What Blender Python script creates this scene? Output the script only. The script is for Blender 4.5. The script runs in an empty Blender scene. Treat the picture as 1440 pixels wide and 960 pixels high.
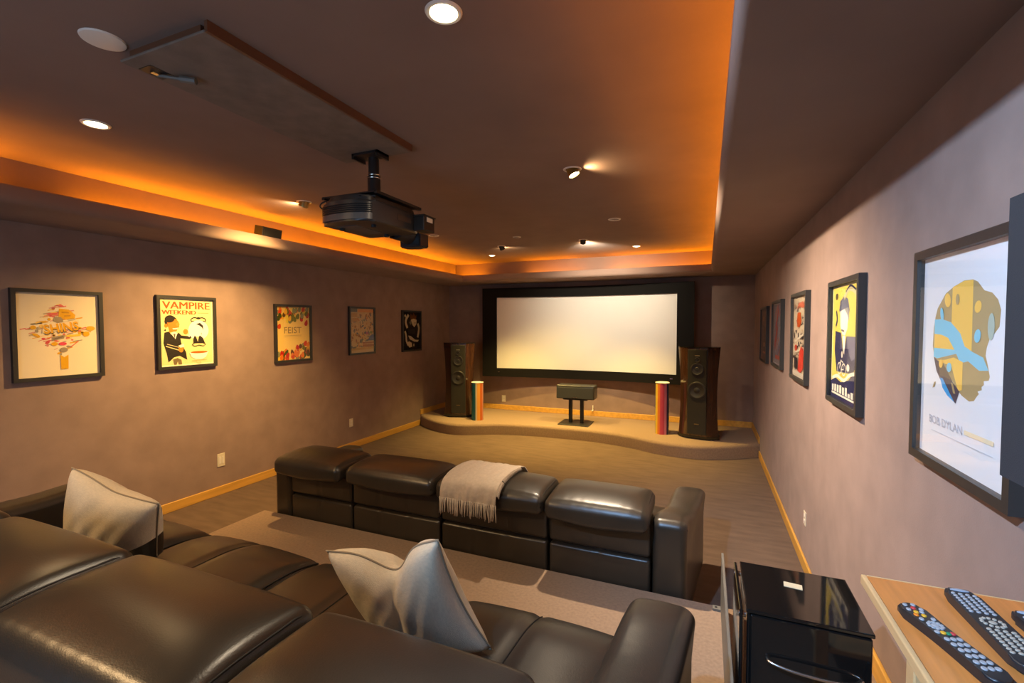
import bpy, bmesh, math, random
from mathutils import Vector, Matrix, Euler
from mathutils.geometry import tessellate_polygon
R = math.radians
SC = bpy.context.scene
COL = SC.collection
random.seed(4)

# ------------------------------------------------------------------ materials
def srgb(r, g, b):
    f = lambda c: (c/255/12.92) if c/255 <= .04045 else ((c/255+.055)/1.055)**2.4
    return (f(r), f(g), f(b), 1)

MATS = {}
def mat(name, col, rough=.6, metal=0, spec=.5, noise=0, nscale=20, bump=0, bscale=200, coat=0, sheen=0,
        stretch=(1, 1, 1), detail=4, emit=None, estr=0, col2=None):
    if name in MATS: return MATS[name]
    m = bpy.data.materials.new(name); m.use_nodes = True
    nt = m.node_tree; b = nt.nodes['Principled BSDF']
    if len(col) == 3: col = (*col, 1)
    b.inputs['Base Color'].default_value = col
    b.inputs['Roughness'].default_value = rough
    b.inputs['Metallic'].default_value = metal
    b.inputs['Specular IOR Level'].default_value = spec
    b.inputs['Coat Weight'].default_value = coat
    b.inputs['Coat Roughness'].default_value = .06
    b.inputs['Sheen Weight'].default_value = sheen
    if emit:
        b.inputs['Emission Color'].default_value = (*emit[:3], 1); b.inputs['Emission Strength'].default_value = estr
    if noise or bump:
        tc = nt.nodes.new('ShaderNodeTexCoord'); mp = nt.nodes.new('ShaderNodeMapping')
        mp.inputs['Scale'].default_value = stretch
        nt.links.new(tc.outputs['Object'], mp.inputs['Vector'])
    if noise:
        n = nt.nodes.new('ShaderNodeTexNoise'); n.inputs['Scale'].default_value = nscale; n.inputs['Detail'].default_value = detail
        nt.links.new(mp.outputs[0], n.inputs['Vector'])
        rp = nt.nodes.new('ShaderNodeValToRGB')
        if col2 is None: col2 = col
        a = [min(1, c*(1-noise)) for c in col[:3]]; z = [min(1, c*(1+noise)) for c in col2[:3]]
        rp.color_ramp.elements[0].position = .3; rp.color_ramp.elements[1].position = .7
        rp.color_ramp.elements[0].color = (*a, 1); rp.color_ramp.elements[1].color = (*z, 1)
        nt.links.new(n.outputs['Fac'], rp.inputs['Fac']); nt.links.new(rp.outputs['Color'], b.inputs['Base Color'])
    if bump:
        n2 = nt.nodes.new('ShaderNodeTexNoise'); n2.inputs['Scale'].default_value = bscale; n2.inputs['Detail'].default_value = 3
        nt.links.new(mp.outputs[0], n2.inputs['Vector'])
        bp = nt.nodes.new('ShaderNodeBump'); bp.inputs['Strength'].default_value = bump; bp.inputs['Distance'].default_value = .004
        nt.links.new(n2.outputs['Fac'], bp.inputs['Height']); nt.links.new(bp.outputs['Normal'], b.inputs['Normal'])
    MATS[name] = m
    return m

def glass_mat():
    if 'glass' in MATS: return MATS['glass']
    m = bpy.data.materials.new('picture_glass'); m.use_nodes = True
    nt = m.node_tree; nt.nodes.clear()
    o = nt.nodes.new('ShaderNodeOutputMaterial'); mx = nt.nodes.new('ShaderNodeMixShader')
    t = nt.nodes.new('ShaderNodeBsdfTransparent'); g = nt.nodes.new('ShaderNodeBsdfGlossy')
    g.inputs['Roughness'].default_value = .03
    f = nt.nodes.new('ShaderNodeFresnel'); f.inputs['IOR'].default_value = 1.42
    ge = nt.nodes.new('ShaderNodeNewGeometry'); iv = nt.nodes.new('ShaderNodeMath'); iv.operation = 'SUBTRACT'; iv.inputs[0].default_value = 1
    ml = nt.nodes.new('ShaderNodeMath'); ml.operation = 'MULTIPLY'
    nt.links.new(ge.outputs['Backfacing'], iv.inputs[1]); nt.links.new(iv.outputs[0], ml.inputs[0]); nt.links.new(f.outputs[0], ml.inputs[1])
    nt.links.new(ml.outputs[0], mx.inputs[0]); nt.links.new(t.outputs[0], mx.inputs[1]); nt.links.new(g.outputs[0], mx.inputs[2])
    nt.links.new(mx.outputs[0], o.inputs[0])
    MATS['glass'] = m
    return m

def leather_mat():
    m = mat('dark_leather', (.034, .0275, .020), rough=.33, spec=.6, noise=.18, nscale=3, bump=.10, bscale=260)
    return m

WALL = mat('mauve_suede', (.30, .208, .170), rough=.95, spec=.1, noise=.10, nscale=5, bump=.12, bscale=160, sheen=.1)
CEIL = mat('mauve_suede_ceiling', (.265, .18, .142), rough=.95, spec=.1, noise=.08, nscale=2.2, bump=.10, bscale=140, sheen=.05)
CARPET = mat('brown_carpet', (.145, .096, .064), rough=1, spec=.05, noise=.16, nscale=7, bump=.5, bscale=420, stretch=(.5, 2.2, 1), sheen=.1)
CARPET2 = mat('tan_carpet', (.31, .215, .145), rough=1, spec=.05, noise=.12, nscale=60, bump=.5, bscale=420, sheen=.1)
HONEY = mat('honey_wood', (.68, .37, .07), rough=.42, noise=.14, nscale=3, stretch=(8, .6, 8))
MAPLE = mat('maple_edge', (.66, .42, .19), rough=.45, noise=.1, nscale=3, stretch=(8, 1, 8))
TABLE = mat('cherry_veneer', (.62, .235, .055), rough=.33, noise=.12, nscale=4, stretch=(14, 1, 4))
LEATHER = leather_mat()
SEAMBLK = mat('dark_stitching', (.012, .010, .008), rough=.6)
BLACK = mat('black_plastic', (.014, .014, .015), rough=.42)
BLACKM = mat('black_velvet', (.012, .011, .010), rough=.95, spec=.1)
FRAME = mat('black_frame_wood', (.030, .029, .027), rough=.4)
SCREEN = mat('white_projection_fabric', (.84, .82, .76), rough=.9, spec=.1)
GLOSS = mat('black_gloss', (.008, .0075, .007), rough=.05, spec=.6)
CHROME = mat('brushed_steel', (.62, .58, .52), rough=.25, metal=1)
GREYM = mat('grey_painted_metal', (.15, .14, .12), rough=.5)
CREAM = mat('cream_plastic', (.72, .64, .48), rough=.45)
WHITEP = mat('white_plastic', (.78, .72, .62), rough=.5)
LINEN = mat('beige_linen', (.70, .60, .44), rough=.95, spec=.1, noise=.07, nscale=90, bump=.5, bscale=300, stretch=(1, 3, 1), sheen=.2)
THROW = mat('oatmeal_wool', (.52, .43, .33), rough=1, spec=.05, noise=.07, nscale=60, bump=.5, bscale=260, sheen=.3)
WOODG = mat('walnut_gloss', (.045, .018, .009), rough=.16, noise=.35, nscale=3, stretch=(9, 9, .7), coat=.8)
GRILL = mat('grille_cloth', (.020, .0175, .012), rough=.8, bump=.3, bscale=600)
DRIVER = mat('driver_cone', (.024, .021, .015), rough=.5)
BRASS = mat('brass_badge', (.45, .33, .12), rough=.35, metal=1)
PROJ = mat('charcoal_plastic', (.030, .031, .034), rough=.32)
PROJ2 = mat('slate_plastic', (.075, .078, .085), rough=.35)
SPKGREY = mat('charcoal_speaker_cloth', (.028, .030, .035), rough=.8, bump=.3, bscale=500)
PANELW = mat('taupe_panel_fabric', (.22, .175, .14), rough=.95, spec=.1, noise=.14, nscale=9, bump=.15, bscale=200)
PANELE = mat('dark_wood_edge', (.16, .065, .03), rough=.5)
EMW = mat('lamp_face', (.9, .8, .6), emit=(1, .80, .45), estr=14)
EMB = mat('lamp_bulb', (.9, .8, .6), emit=(1, .86, .58), estr=40)
EMO = mat('amber_led', (.9, .5, .1), emit=(1, .40, .03), estr=3)

# ------------------------------------------------------------------ object helpers
def link(o, parent=None):
    COL.objects.link(o)
    if parent is not None: o.parent = parent
    return o
def tag(o, label=None, cat=None, group=None, kind=None):
    if label: o['label'] = label
    if cat: o['category'] = cat
    if group: o['group'] = group
    if kind: o['kind'] = kind
    return o
def thing(name, label, cat, loc=(0, 0, 0), rz=0, group=None):
    o = bpy.data.objects.new(name, None); link(o)
    o.empty_display_size = .05
    o.location = loc; o.rotation_euler = (0, 0, rz)
    return tag(o, label, cat, group)
def obj(name, bm, mats, parent=None, smooth=False, loc=None, rot=None, label=None):
    bmesh.ops.recalc_face_normals(bm, faces=bm.faces)
    me = bpy.data.meshes.new(name); bm.to_mesh(me); bm.free()
    if not isinstance(mats, (list, tuple)): mats = [mats]
    for m in mats: me.materials.append(m)
    if smooth:
        for p in me.polygons: p.use_smooth = True
        if smooth != 'all':
            try: me.set_sharp_from_angle(angle=R(smooth if smooth is not True else 40))
            except Exception: pass
    o = bpy.data.objects.new(name, me); link(o, parent)
    if loc is not None: o.location = loc
    if rot is not None: o.rotation_euler = rot
    if label: o['label'] = label
    return o
def box(bm, x0, x1, y0, y1, z0, z1, bev=0, seg=2, mi=0):
    r = bmesh.ops.create_cube(bm, size=1)
    vs = r['verts']
    for v in vs:
        v.co = Vector(((x0+x1)/2+v.co.x*(x1-x0), (y0+y1)/2+v.co.y*(y1-y0), (z0+z1)/2+v.co.z*(z1-z0)))
    fs = set(f for v in vs for f in v.link_faces)
    for f in fs: f.material_index = mi
    if bev:
        es = list(set(e for v in vs for e in v.link_edges))
        rr = bmesh.ops.bevel(bm, geom=es, offset=bev, segments=seg, affect='EDGES', profile=.5)
        for f in rr['faces']: f.material_index = mi
def cyl(bm, c, r, h, axis='Z', seg=24, r2=None, mi=0, M=None):
    m = Matrix.Translation(c)
    if axis == 'X': m = m @ Matrix.Rotation(R(90), 4, 'Y')
    if axis == 'Y': m = m @ Matrix.Rotation(R(90), 4, 'X')
    if M is not None: m = M
    n0 = len(bm.faces)
    bmesh.ops.create_cone(bm, cap_ends=True, segments=seg, radius1=r, radius2=r if r2 is None else r2, depth=h, matrix=m)
    bm.faces.ensure_lookup_table()
    for f in bm.faces[n0:]: f.material_index = mi
def tube(bm, pts, r, seg=8, mi=0, closed=False, flat=1):
    pts = [Vector(p) for p in pts]; n = len(pts); rings = []
    up = Vector((0, 0, 1))
    for i, p in enumerate(pts):
        a = pts[(i-1) % n if closed else max(i-1, 0)]; b = pts[(i+1) % n if closed else min(i+1, n-1)]
        t = (b-a).normalized()
        u = up if abs(t.dot(up)) < .95 else Vector((1, 0, 0))
        s = t.cross(u).normalized(); w = s.cross(t).normalized()
        rr = r[i] if isinstance(r, (list, tuple)) else r
        rings.append([bm.verts.new(p+s*math.cos(2*math.pi*k/seg)*rr+w*math.sin(2*math.pi*k/seg)*rr*flat) for k in range(seg)])
    for i in range(n if closed else n-1):
        A = rings[i]; B = rings[(i+1) % n]
        for k in range(seg):
            f = bm.faces.new((A[k], A[(k+1) % seg], B[(k+1) % seg], B[k])); f.material_index = mi
    if not closed:
        bm.faces.new(rings[0]).material_index = mi; bm.faces.new(rings[-1][::-1]).material_index = mi
def prism(bm, pts, z0, z1, mi=0):
    a = [bm.verts.new((x, y, z0)) for x, y in pts]; b = [bm.verts.new((x, y, z1)) for x, y in pts]
    n = len(pts)
    for i in range(n): bm.faces.new((a[i], a[(i+1) % n], b[(i+1) % n], b[i])).material_index = mi
    bm.faces.new(a[::-1]).material_index = mi; bm.faces.new(b).material_index = mi
def lathe(bm, prof, seg=28, c=(0, 0, 0), M=None, mi=0):
    """prof: list of (r, z) about local Z"""
    M = M or Matrix.Translation(c); rings = []
    for r, z in prof:
        if r < 1e-6: rings.append([bm.verts.new(M @ Vector((0, 0, z)))])
        else: rings.append([bm.verts.new(M @ Vector((r*math.cos(2*math.pi*k/seg), r*math.sin(2*math.pi*k/seg), z))) for k in range(seg)])
    for A, B in zip(rings, rings[1:]):
        for k in range(seg):
            q = [A[k % len(A)], A[(k+1) % len(A)], B[(k+1) % len(B)], B[k % len(B)]]
            q2 = []
            for v in q:
                if v not in q2: q2.append(v)
            if len(q2) > 2: bm.faces.new(q2).material_index = mi
def BM(): return bmesh.new()

def cushion(bm, x0, x1, y0, y1, z0, z1, r=.05, n=16, fn=None, mi=0):
    """rounded box on a dense grid; fn(co, u, v, w) may bend it (u, v, w in -1..1)"""
    c = Vector(((x0+x1)/2, (y0+y1)/2, (z0+z1)/2)); h = Vector(((x1-x0)/2, (y1-y0)/2, (z1-z0)/2))
    r = min(r, h.x*.98, h.y*.98, h.z*.98)
    def samples(hh):
        m = max(2, int(n*hh/.3)); m = min(m, 44)
        core = hh-r; out = []
        k = 5
        for i in range(k): out.append(-hh+r*(1-math.cos(math.pi/2*i/k)) if False else -hh+r*i/k)
        for i in range(m+1): out.append(-core+2*core*i/m)
        for i in range(1, k+1): out.append(core+r*i/k)
        return out
    S = [samples(h.x), samples(h.y), samples(h.z)]
    cache = {}
    def vert(p):
        key = tuple(round(a, 5) for a in p)
        if key in cache: return cache[key]
        q = Vector(p); cc = Vector([max(-(h[i]-r), min(h[i]-r, q[i])) for i in range(3)])
        d = q-cc
        # map cube-shell offset to sphere with equal angles
        if d.length > 1e-9:
            d2 = Vector([math.tan(d[i]/r*math.pi/4) for i in range(3)])
            d = d2.normalized()*r
        co = cc+d
        u, v, w = co.x/h.x, co.y/h.y, co.z/h.z
        co = co+c
        if fn: co = Vector(fn(co, u, v, w))
        cache[key] = bm.verts.new(co)
        return cache[key]
    for ax in range(3):
        a, b = [(1, 2), (2, 0), (0, 1)][ax]
        for sgn in (-1, 1):
            A, B = S[a], S[b]
            for i in range(len(A)-1):
                for j in range(len(B)-1):
                    q = []
                    for (s, t) in ((A[i], B[j]), (A[i+1], B[j]), (A[i+1], B[j+1]), (A[i], B[j+1])):
                        p = [0, 0, 0]; p[ax] = sgn*h[ax]; p[a] = s; p[b] = t
                        q.append(vert(p))
                    if len(set(q)) == 4:
                        try: bm.faces.new(q if sgn > 0 else q[::-1]).material_index = mi
                        except ValueError: pass

def catmull(pts, k=6):
    out = []; n = len(pts)
    for i in range(n-1):
        p0, p1, p2, p3 = pts[max(i-1, 0)], pts[i], pts[i+1], pts[min(i+2, n-1)]
        for s in range(k):
            t = s/k
            out.append(tuple(.5*((2*p1[d])+(-p0[d]+p2[d])*t+(2*p0[d]-5*p1[d]+4*p2[d]-p3[d])*t*t+(-p0[d]+3*p1[d]-3*p2[d]+p3[d])*t**3) for d in range(len(p1))))
    out.append(tuple(pts[-1]))
    return out

# ------------------------------------------------------------------ room numbers
XL, XR, YB, YR = -4.774, .70, 8.168, -1.55
ZS, ZC = 2.584, 2.945
LIP = 2.702
CXL, CXR, CYF, CYR = -4.07, .06, 7.45, -.9      # inner lip lines of the tray
UXL, UXR, UYF, UYR = -4.40, .40, 7.79, -1.25    # upright faces behind the cove
ZST, ZRI = .184, .30
BH = .093

# ------------------------------------------------------------------ shell
def plain(name, x0, x1, y0, y1, z0, z1, m, bev=0, kind='structure', label=None):
    bm = BM(); box(bm, x0, x1, y0, y1, z0, z1, bev)
    return tag(obj(name, bm, m), label, kind=kind)

plain('floor', XL-.1, XR+.1, YR-.1, YB+.1, -.1, 0, CARPET)
plain('wall_left', XL-.12, XL, YR-.1, YB+.12, 0, ZC, WALL)
plain('wall_right', XR, XR+.12, YR-.1, YB+.12, 0, ZC, WALL)
plain('wall_front', XL, XR, YB, YB+.12, 0, ZC, WALL)
plain('ceiling', XL, XR, YR, YB, ZC, ZC+.1, CEIL)
# rear wall with a doorway to daylight behind the camera
DX0, DX1, DZ = -2.9, -.7, 2.25
bm = BM()
box(bm, XL, DX0, YR-.12, YR, 0, ZC); box(bm, DX1, XR, YR-.12, YR, 0, ZC); box(bm, DX0, DX1, YR-.12, YR, DZ, ZC)
tag(obj('wall_back', bm, WALL), kind='structure')
bm = BM()
for a, b in ((DX0-.07, DX0), (DX1, DX1+.07)): box(bm, a, b, YR-.13, YR+.02, ZRI, DZ+.07)
box(bm, DX0, DX1, YR-.13, YR+.02, DZ, DZ+.07)
tag(obj('door_1', bm, HONEY), kind='structure')

# soffit ring: underside at ZS, rounded front lip up to LIP, open cove trough, upright to the ceiling
def soffit(name, prof_in, ends):
    """prof: list of (d, z), d = distance from the lip line into the soffit; ends = function(d)->(p0, p1)"""
    bm = BM(); rows = []
    for d, z in prof_in:
        p, q = ends(d); rows.append((bm.verts.new((*p, z)), bm.verts.new((*q, z))))
    for (a, b), (c, e) in zip(rows, rows[1:]): bm.faces.new((a, b, e, c))
    return tag(obj(name, bm, CEIL, smooth=35), kind='structure')
def prof(width, gap):
    P = [(width, ZS), (.045, ZS)]
    for i in range(1, 7):
        a = math.pi/2*i/6
        P.append((.045-.045*math.sin(a), ZS+.045-.045*math.cos(a)))
    P += [(0, LIP-.012), (.004, LIP-.003), (.012, LIP), (.03, LIP), (.03, ZS+.02), (gap, ZS+.02), (gap, ZC)]
    return P
soffit('trim_1', prof(CXL-XL, CXL-UXL), lambda d: ((CXL-d, CYR-d), (CXL-d, CYF+d)))
soffit('trim_2', prof(XR-CXR, UXR-CXR), lambda d: ((CXR+d, CYR-d), (CXR+d, CYF+d)))
soffit('trim_3', prof(YB-CYF, UYF-CYF), lambda d: ((CXL-d, CYF+d), (CXR+d, CYF+d)))
soffit('trim_4', prof(CYR-YR, CYR-UYR), lambda d: ((CXL-d, CYR-d), (CXR+d, CYR-d)))

# stage with a wavy carpeted front
edge = catmull([(-4.774, 7.12), (-4.5, 6.90), (-4.12, 6.71), (-3.74, 6.66), (-3.42, 6.80), (-3.05, 6.97), (-2.45, 7.055), (-2.0, 7.07),
                (-1.55, 7.05), (-1.05, 6.93), (-.62, 6.73), (-.27, 6.665), (.02, 6.70), (.40, 6.90), (.70, 7.12)], 6)
bm = BM(); rings = []
def off(i, d):
    a = Vector(edge[max(i-1, 0)]); b = Vector(edge[min(i+1, len(edge)-1)]); t = (b-a).normalized()
    n = Vector((-t.y, t.x)); p = Vector(edge[i])+n*d
    return p
for d, z in [(0, 0)]+[(0+.05*(1-math.cos(math.pi/2*k/6)), ZST-.05+.05*math.sin(math.pi/2*k/6)) for k in range(7)]:
    row = []
    for i in range(len(edge)):
        p = off(i, d)
        if i == 0: p.x = XL
        if i == len(edge)-1: p.x = XR
        row.append(bm.verts.new((p.x, p.y, z)))
    rings.append(row)
rings.append([bm.verts.new((v.co.x, YB, ZST)) for v in rings[-1]])
for A, B in zip(rings, rings[1:]):
    for i in range(len(A)-1): bm.faces.new((A[i], A[i+1], B[i+1], B[i]))
tag(obj('stage_platform', bm, CARPET2, smooth=60), 'low carpeted stage with a wavy front edge under the screen', kind='structure')
# seating riser
bm = BM(); box(bm, -3.32, XR, YR, 2.69, .0, ZRI, .012, 2)
tag(obj('seating_riser', bm, CARPET2, smooth=40), 'carpeted riser under the rear sofa', kind='structure')

# baseboards (honey wood)
def bboard(name, segs):
    bm = BM()
    for s in segs: box(bm, *s, .004, 1)
    return tag(obj(name, bm, HONEY), kind='structure')
T = .016
bboard('baseboard_left', [(XL, XL+T, YR, 7.10, 0, BH), (XL, XL+T, 7.10, YB, ZST, ZST+BH)])
bboard('baseboard_right', [(XR-T, XR, 2.70, 7.10, 0, BH), (XR-T, XR, 7.10, YB, ZST, ZST+BH), (XR-T, XR, YR, 2.69, ZRI, ZRI+BH)])
bboard('baseboard_front', [(XL+T, XR-T, YB-T, YB, ZST, ZST+BH)])

# ------------------------------------------------------------------ projection screen (curved)
SXC = -2.028
def sy(x): return 7.90+.18*(1-((x-SXC)/1.85)**2)
st = thing('projection_screen', 'wide curved projection screen in a black velvet frame on the front wall', 'projection screen', (SXC, YB-.05, .845))
def curved_strip(bm, x0, x1, z0, z1, dy0, dy1, n=28):
    A = []
    for i in range(n+1):
        x = x0+(x1-x0)*i/n; y = sy(x)
        A.append([bm.verts.new((x-SXC, y+dy-(YB-.05), z-.845)) for dy, z in ((dy0, z0), (dy0, z1), (dy1, z1), (dy1, z0))])
    for P, Q in zip(A, A[1:]):
        for k in range(4): bm.faces.new((P[k], P[(k+1) % 4], Q[(k+1) % 4], Q[k]))
    bm.faces.new(A[0]); bm.faces.new(A[-1][::-1])
bm = BM(); curved_strip(bm, -3.66, -.40, .97, 2.35, .0, .012); obj('screen_surface', bm, SCREEN, st, smooth=40)
bm = BM()
curved_strip(bm, -3.877, -.172, 2.317, 2.49, -.045, .05); curved_strip(bm, -3.877, -.172, .845, 1.0, -.045, .05)
curved_strip(bm, -3.877, -3.62, 1.0, 2.317, -.045, .05, 3); curved_strip(bm, -.432, -.172, 1.0, 2.317, -.045, .05, 3)
obj('screen_frame', bm, BLACKM, st)
for a, b, zz in ((-.53, -.42, .935), (-3.58, -3.55, .93)):
    bm = BM(); box(bm, a-SXC, b-SXC, sy(a)-.048-(YB-.05), sy(a)-.052-(YB-.05)+.0, zz-.845-.009, zz-.845+.009); obj('badge', bm, CHROME, st, label='small silver badge')
# wall mounts joining the frame to the wall
for x in (-3.3, -2.03, -.75):
    bm = BM(); box(bm, x-.05-SXC, x+.05-SXC, sy(x)+.04-(YB-.05), .05, 1.9-.845, 2.1-.845); obj('wall_mount', bm, BLACK, st)

# ------------------------------------------------------------------ tower speakers
def tower(loc, rz, label):
    t = thing('tower_speaker', label, 'loudspeaker', loc, rz)
    Hh = 1.30
    def ring(s):  # plan outline, s = width factor
        pts = [(-.135, -.02), (.135, -.02), (.245*s, .055), (.262*s, .075)]
        right = catmull([(.262*s, .075), (.245*s, .20), (.18*s, .36), (.09*s, .47)], 4)[1:]
        pts += right
        left = [(-x, y) for x, y in reversed(right)]
        pts += left+[(-.262*s, .075), (-.245*s, .055)]
        return pts
    bm = BM(); rows = []
    for k in range(11):
        z = .05+(Hh-.05)*k/10; f = k/10
        s = 1.03-.10*math.sin(math.pi*f)+.05*f*f
        rows.append([bm.verts.new((x, y, z)) for x, y in ring(s)])
    for A, B in zip(rows, rows[1:]):
        n = len(A)
        for i in range(n): bm.faces.new((A[i], A[(i+1) % n], B[(i+1) % n], B[i]))
    bm.faces.new(rows[0][::-1]); bm.faces.new(rows[-1])
    obj('cabinet_body', bm, WOODG, t, smooth=25)
    bm = BM(); prism(bm, [(x*1.03, y*1.02-.003) for x, y in ring(1.05)], Hh, Hh+.012); obj('top_plate', bm, GLOSS, t)
    bm = BM(); prism(bm, [(x*1.05, y*1.04-.005) for x, y in ring(1.03)], .018, .05); obj('plinth', bm, GLOSS, t)
    for x, y in ((-.2, .05), (.2, .05), (-.1, .42), (.1, .42)):
        bm = BM(); cyl(bm, (x, y, .009), .02, .018, seg=12, r2=.014); obj('foot', bm, BLACK, t)
    bm = BM(); box(bm, -.128, .128, -.036, -.018, .075, Hh-.025, .006, 2); obj('grille', bm, GRILL, t)
    for z, r in ((1.00, .085), (.70, .118), (1.13, .035)):
        bm = BM(); M = Matrix.Translation((0, -.036, z)) @ Matrix.Rotation(R(90), 4, 'X')
        lathe(bm, [(0, .006), (r*.28, .005), (r*.34, .001), (r*.8, .004), (r*.86, .008), (r, .007), (r*1.04, 0)], 32, M=M)
        obj('driver', bm, DRIVER, t, smooth=30)
    for z in (1.19, .22):
        bm = BM(); box(bm, -.032, .032, -.0385, -.035, z-.006, z+.006); obj('badge', bm, BRASS, t, label='small brass badge')
    return t
tower((-4.0, 7.15, ZST), R(17), 'tall walnut tower speaker left of the screen, beside the teal and orange cylinder')
tower((-.10, 7.06, ZST), R(-11), 'tall walnut tower speaker right of the screen, beside the pink and yellow cylinder')

# ------------------------------------------------------------------ striped cylinders
def drum(loc, r, h, cols, label, a0=180):
    t = thing('striped_cylinder', label, 'decor cylinder', loc)
    bm = BM(); n = 48; A = []; mats = []
    for k in range(n+1): pass
    lo = [bm.verts.new((r*math.cos(2*math.pi*k/n), r*math.sin(2*math.pi*k/n), 0)) for k in range(n)]
    hi = [bm.verts.new((r*math.cos(2*math.pi*k/n), r*math.sin(2*math.pi*k/n), h)) for k in range(n)]
    for k in range(n):
        f = bm.faces.new((lo[k], lo[(k+1) % n], hi[(k+1) % n], hi[k]))
        a = ((k+.5)/n*360)
        # angle seen from the room: -Y side is 180..360, left to right
        f.material_index = 0
        acc = 0
        for i, (w, c) in enumerate(cols):
            acc += w
            if ((a-a0) % 360) < acc: f.material_index = i; break
    bm.faces.new(lo[::-1])
    ms = [mat('stripe_%d_%d_%d' % c, srgb(*c)[:3], rough=.45) for w, c in cols]
    obj('tube', bm, ms, t, smooth=30)
    bm = BM(); lathe(bm, [(r*.2, h+.001), (r*.99, h+.001), (r*1.03, h+.001), (r*1.04, h+.012), (r*.97, h+.015), (r*.9, h+.006), (0, h+.006)], 36)
    obj('rim', bm, WHITEP, t, smooth=30)
    return t
drum((-3.605, 7.10, ZST), .100, .635, [(36, (30, 120, 122)), (32, (20, 96, 110)), (14, (205, 190, 160)), (36, (226, 160, 60)), (30, (205, 105, 40)), (24, (214, 150, 130)), (30, (60, 130, 150)), (158, (60, 130, 130))],
     'striped cylinder in teal, orange and yellow beside the left tower speaker', 207)
drum((-.588, 7.25, ZST), .098, .755, [(22, (120, 150, 120)), (34, (226, 190, 60)), (22, (215, 120, 50)), (38, (198, 70, 100)), (18, (214, 130, 160)), (24, (50, 50, 100)), (22, (150, 150, 130)), (180, (190, 80, 110))],
     'striped cylinder in yellow, pink and navy beside the right tower speaker')

# ------------------------------------------------------------------ centre speaker on stand
t = thing('speaker_stand', 'black twin-post speaker stand in the middle of the stage', 'speaker stand', (-1.955, 7.44, ZST))
bm = BM(); box(bm, -.26, .25, -.21, .21, 0, .016, .003, 1); obj('base_plate', bm, BLACK, t)
for x in (-.095, .095):
    bm = BM(); box(bm, x-.028, x+.028, -.03, .03, .016, .40, .006, 2); obj('post', bm, BLACK, t)
bm = BM(); box(bm, -.20, .20, -.10, .12, .40, .414, .002, 1); obj('top_plate', bm, BLACK, t)
t = thing('center_speaker', 'wide black centre speaker lying on the twin-post stand below the screen', 'loudspeaker', (-1.955, 7.44, ZST+.414))
bm = BM(); box(bm, -.315, .315, -.10, .16, 0, .225, .018, 4); obj('cabinet_body', bm, mat('satin_black', (.03, .029, .026), rough=.3), t, smooth=40)
bm = BM(); box(bm, -.30, .30, -.112, -.098, .012, .19, .005, 2); obj('grille', bm, SPKGREY, t)
bm = BM(); box(bm, -.045, .045, -.115, -.111, .022, .036); obj('badge', bm, CHROME, t, label='small silver badge')

# ------------------------------------------------------------------ wall plates
def plate(name, loc, rz, w, h, kind, label, cat):
    t = thing(name, label, cat, loc, rz)
    bm = BM(); box(bm, -w/2, w/2, -.007, 0, -h/2, h/2, .003, 2); obj('cover_plate', bm, CREAM, t)
    if kind == 'outlet':
        for s in (-1, 1):
            bm = BM(); cyl(bm, (0, -.008, s*h*.2), w*.24, .004, 'Y', 16); obj('socket', bm, WHITEP, t)
    elif kind == 'switch':
        for s in (-1, 1):
            bm = BM(); box(bm, s*w*.2-w*.13, s*w*.2+w*.13, -.011, -.006, -h*.28, h*.28, .002, 1); obj('rocker', bm, WHITEP, t)
    else:
        bm = BM(); cyl(bm, (0, -.009, 0), w*.2, .008, 'Y', 16); obj('jack', bm, BRASS, t)
    return t
plate('wall_outlet', (XL, 3.347, .370), R(90), .085, .14, 'switch', 'cream wall plate low on the left wall between the two sofas', 'wall plate')
plate('wall_outlet', (XL, 5.325, .383), R(90), .075, .12, 'outlet', 'cream outlet low on the left wall, farther one beyond the front sofa', 'outlet')
plate('wall_outlet', (-3.578, YB, .393), 0, .08, .125, 'outlet', 'cream outlet on the front wall beside the left tower speaker and cylinder', 'outlet')
plate('wall_outlet', (XR, 3.975, .375), R(-90), .075, .10, 'outlet', 'cream outlet low on the right wall above the baseboard', 'outlet')
bm = BM(); box(bm, -.012, .012, -.06, 0, -.012, .012, .003, 1); tube(bm, [(0, -.03, .005), (.004, -.032, .05), (0, -.02, .09)], .008, 6)
tag(obj('cable_plug', bm, WHITEP, loc=(-1.84, YB-.0005, ZST+BH+.0115)), 'small white plug standing on the front baseboard right of the centre speaker', 'plug')

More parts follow.
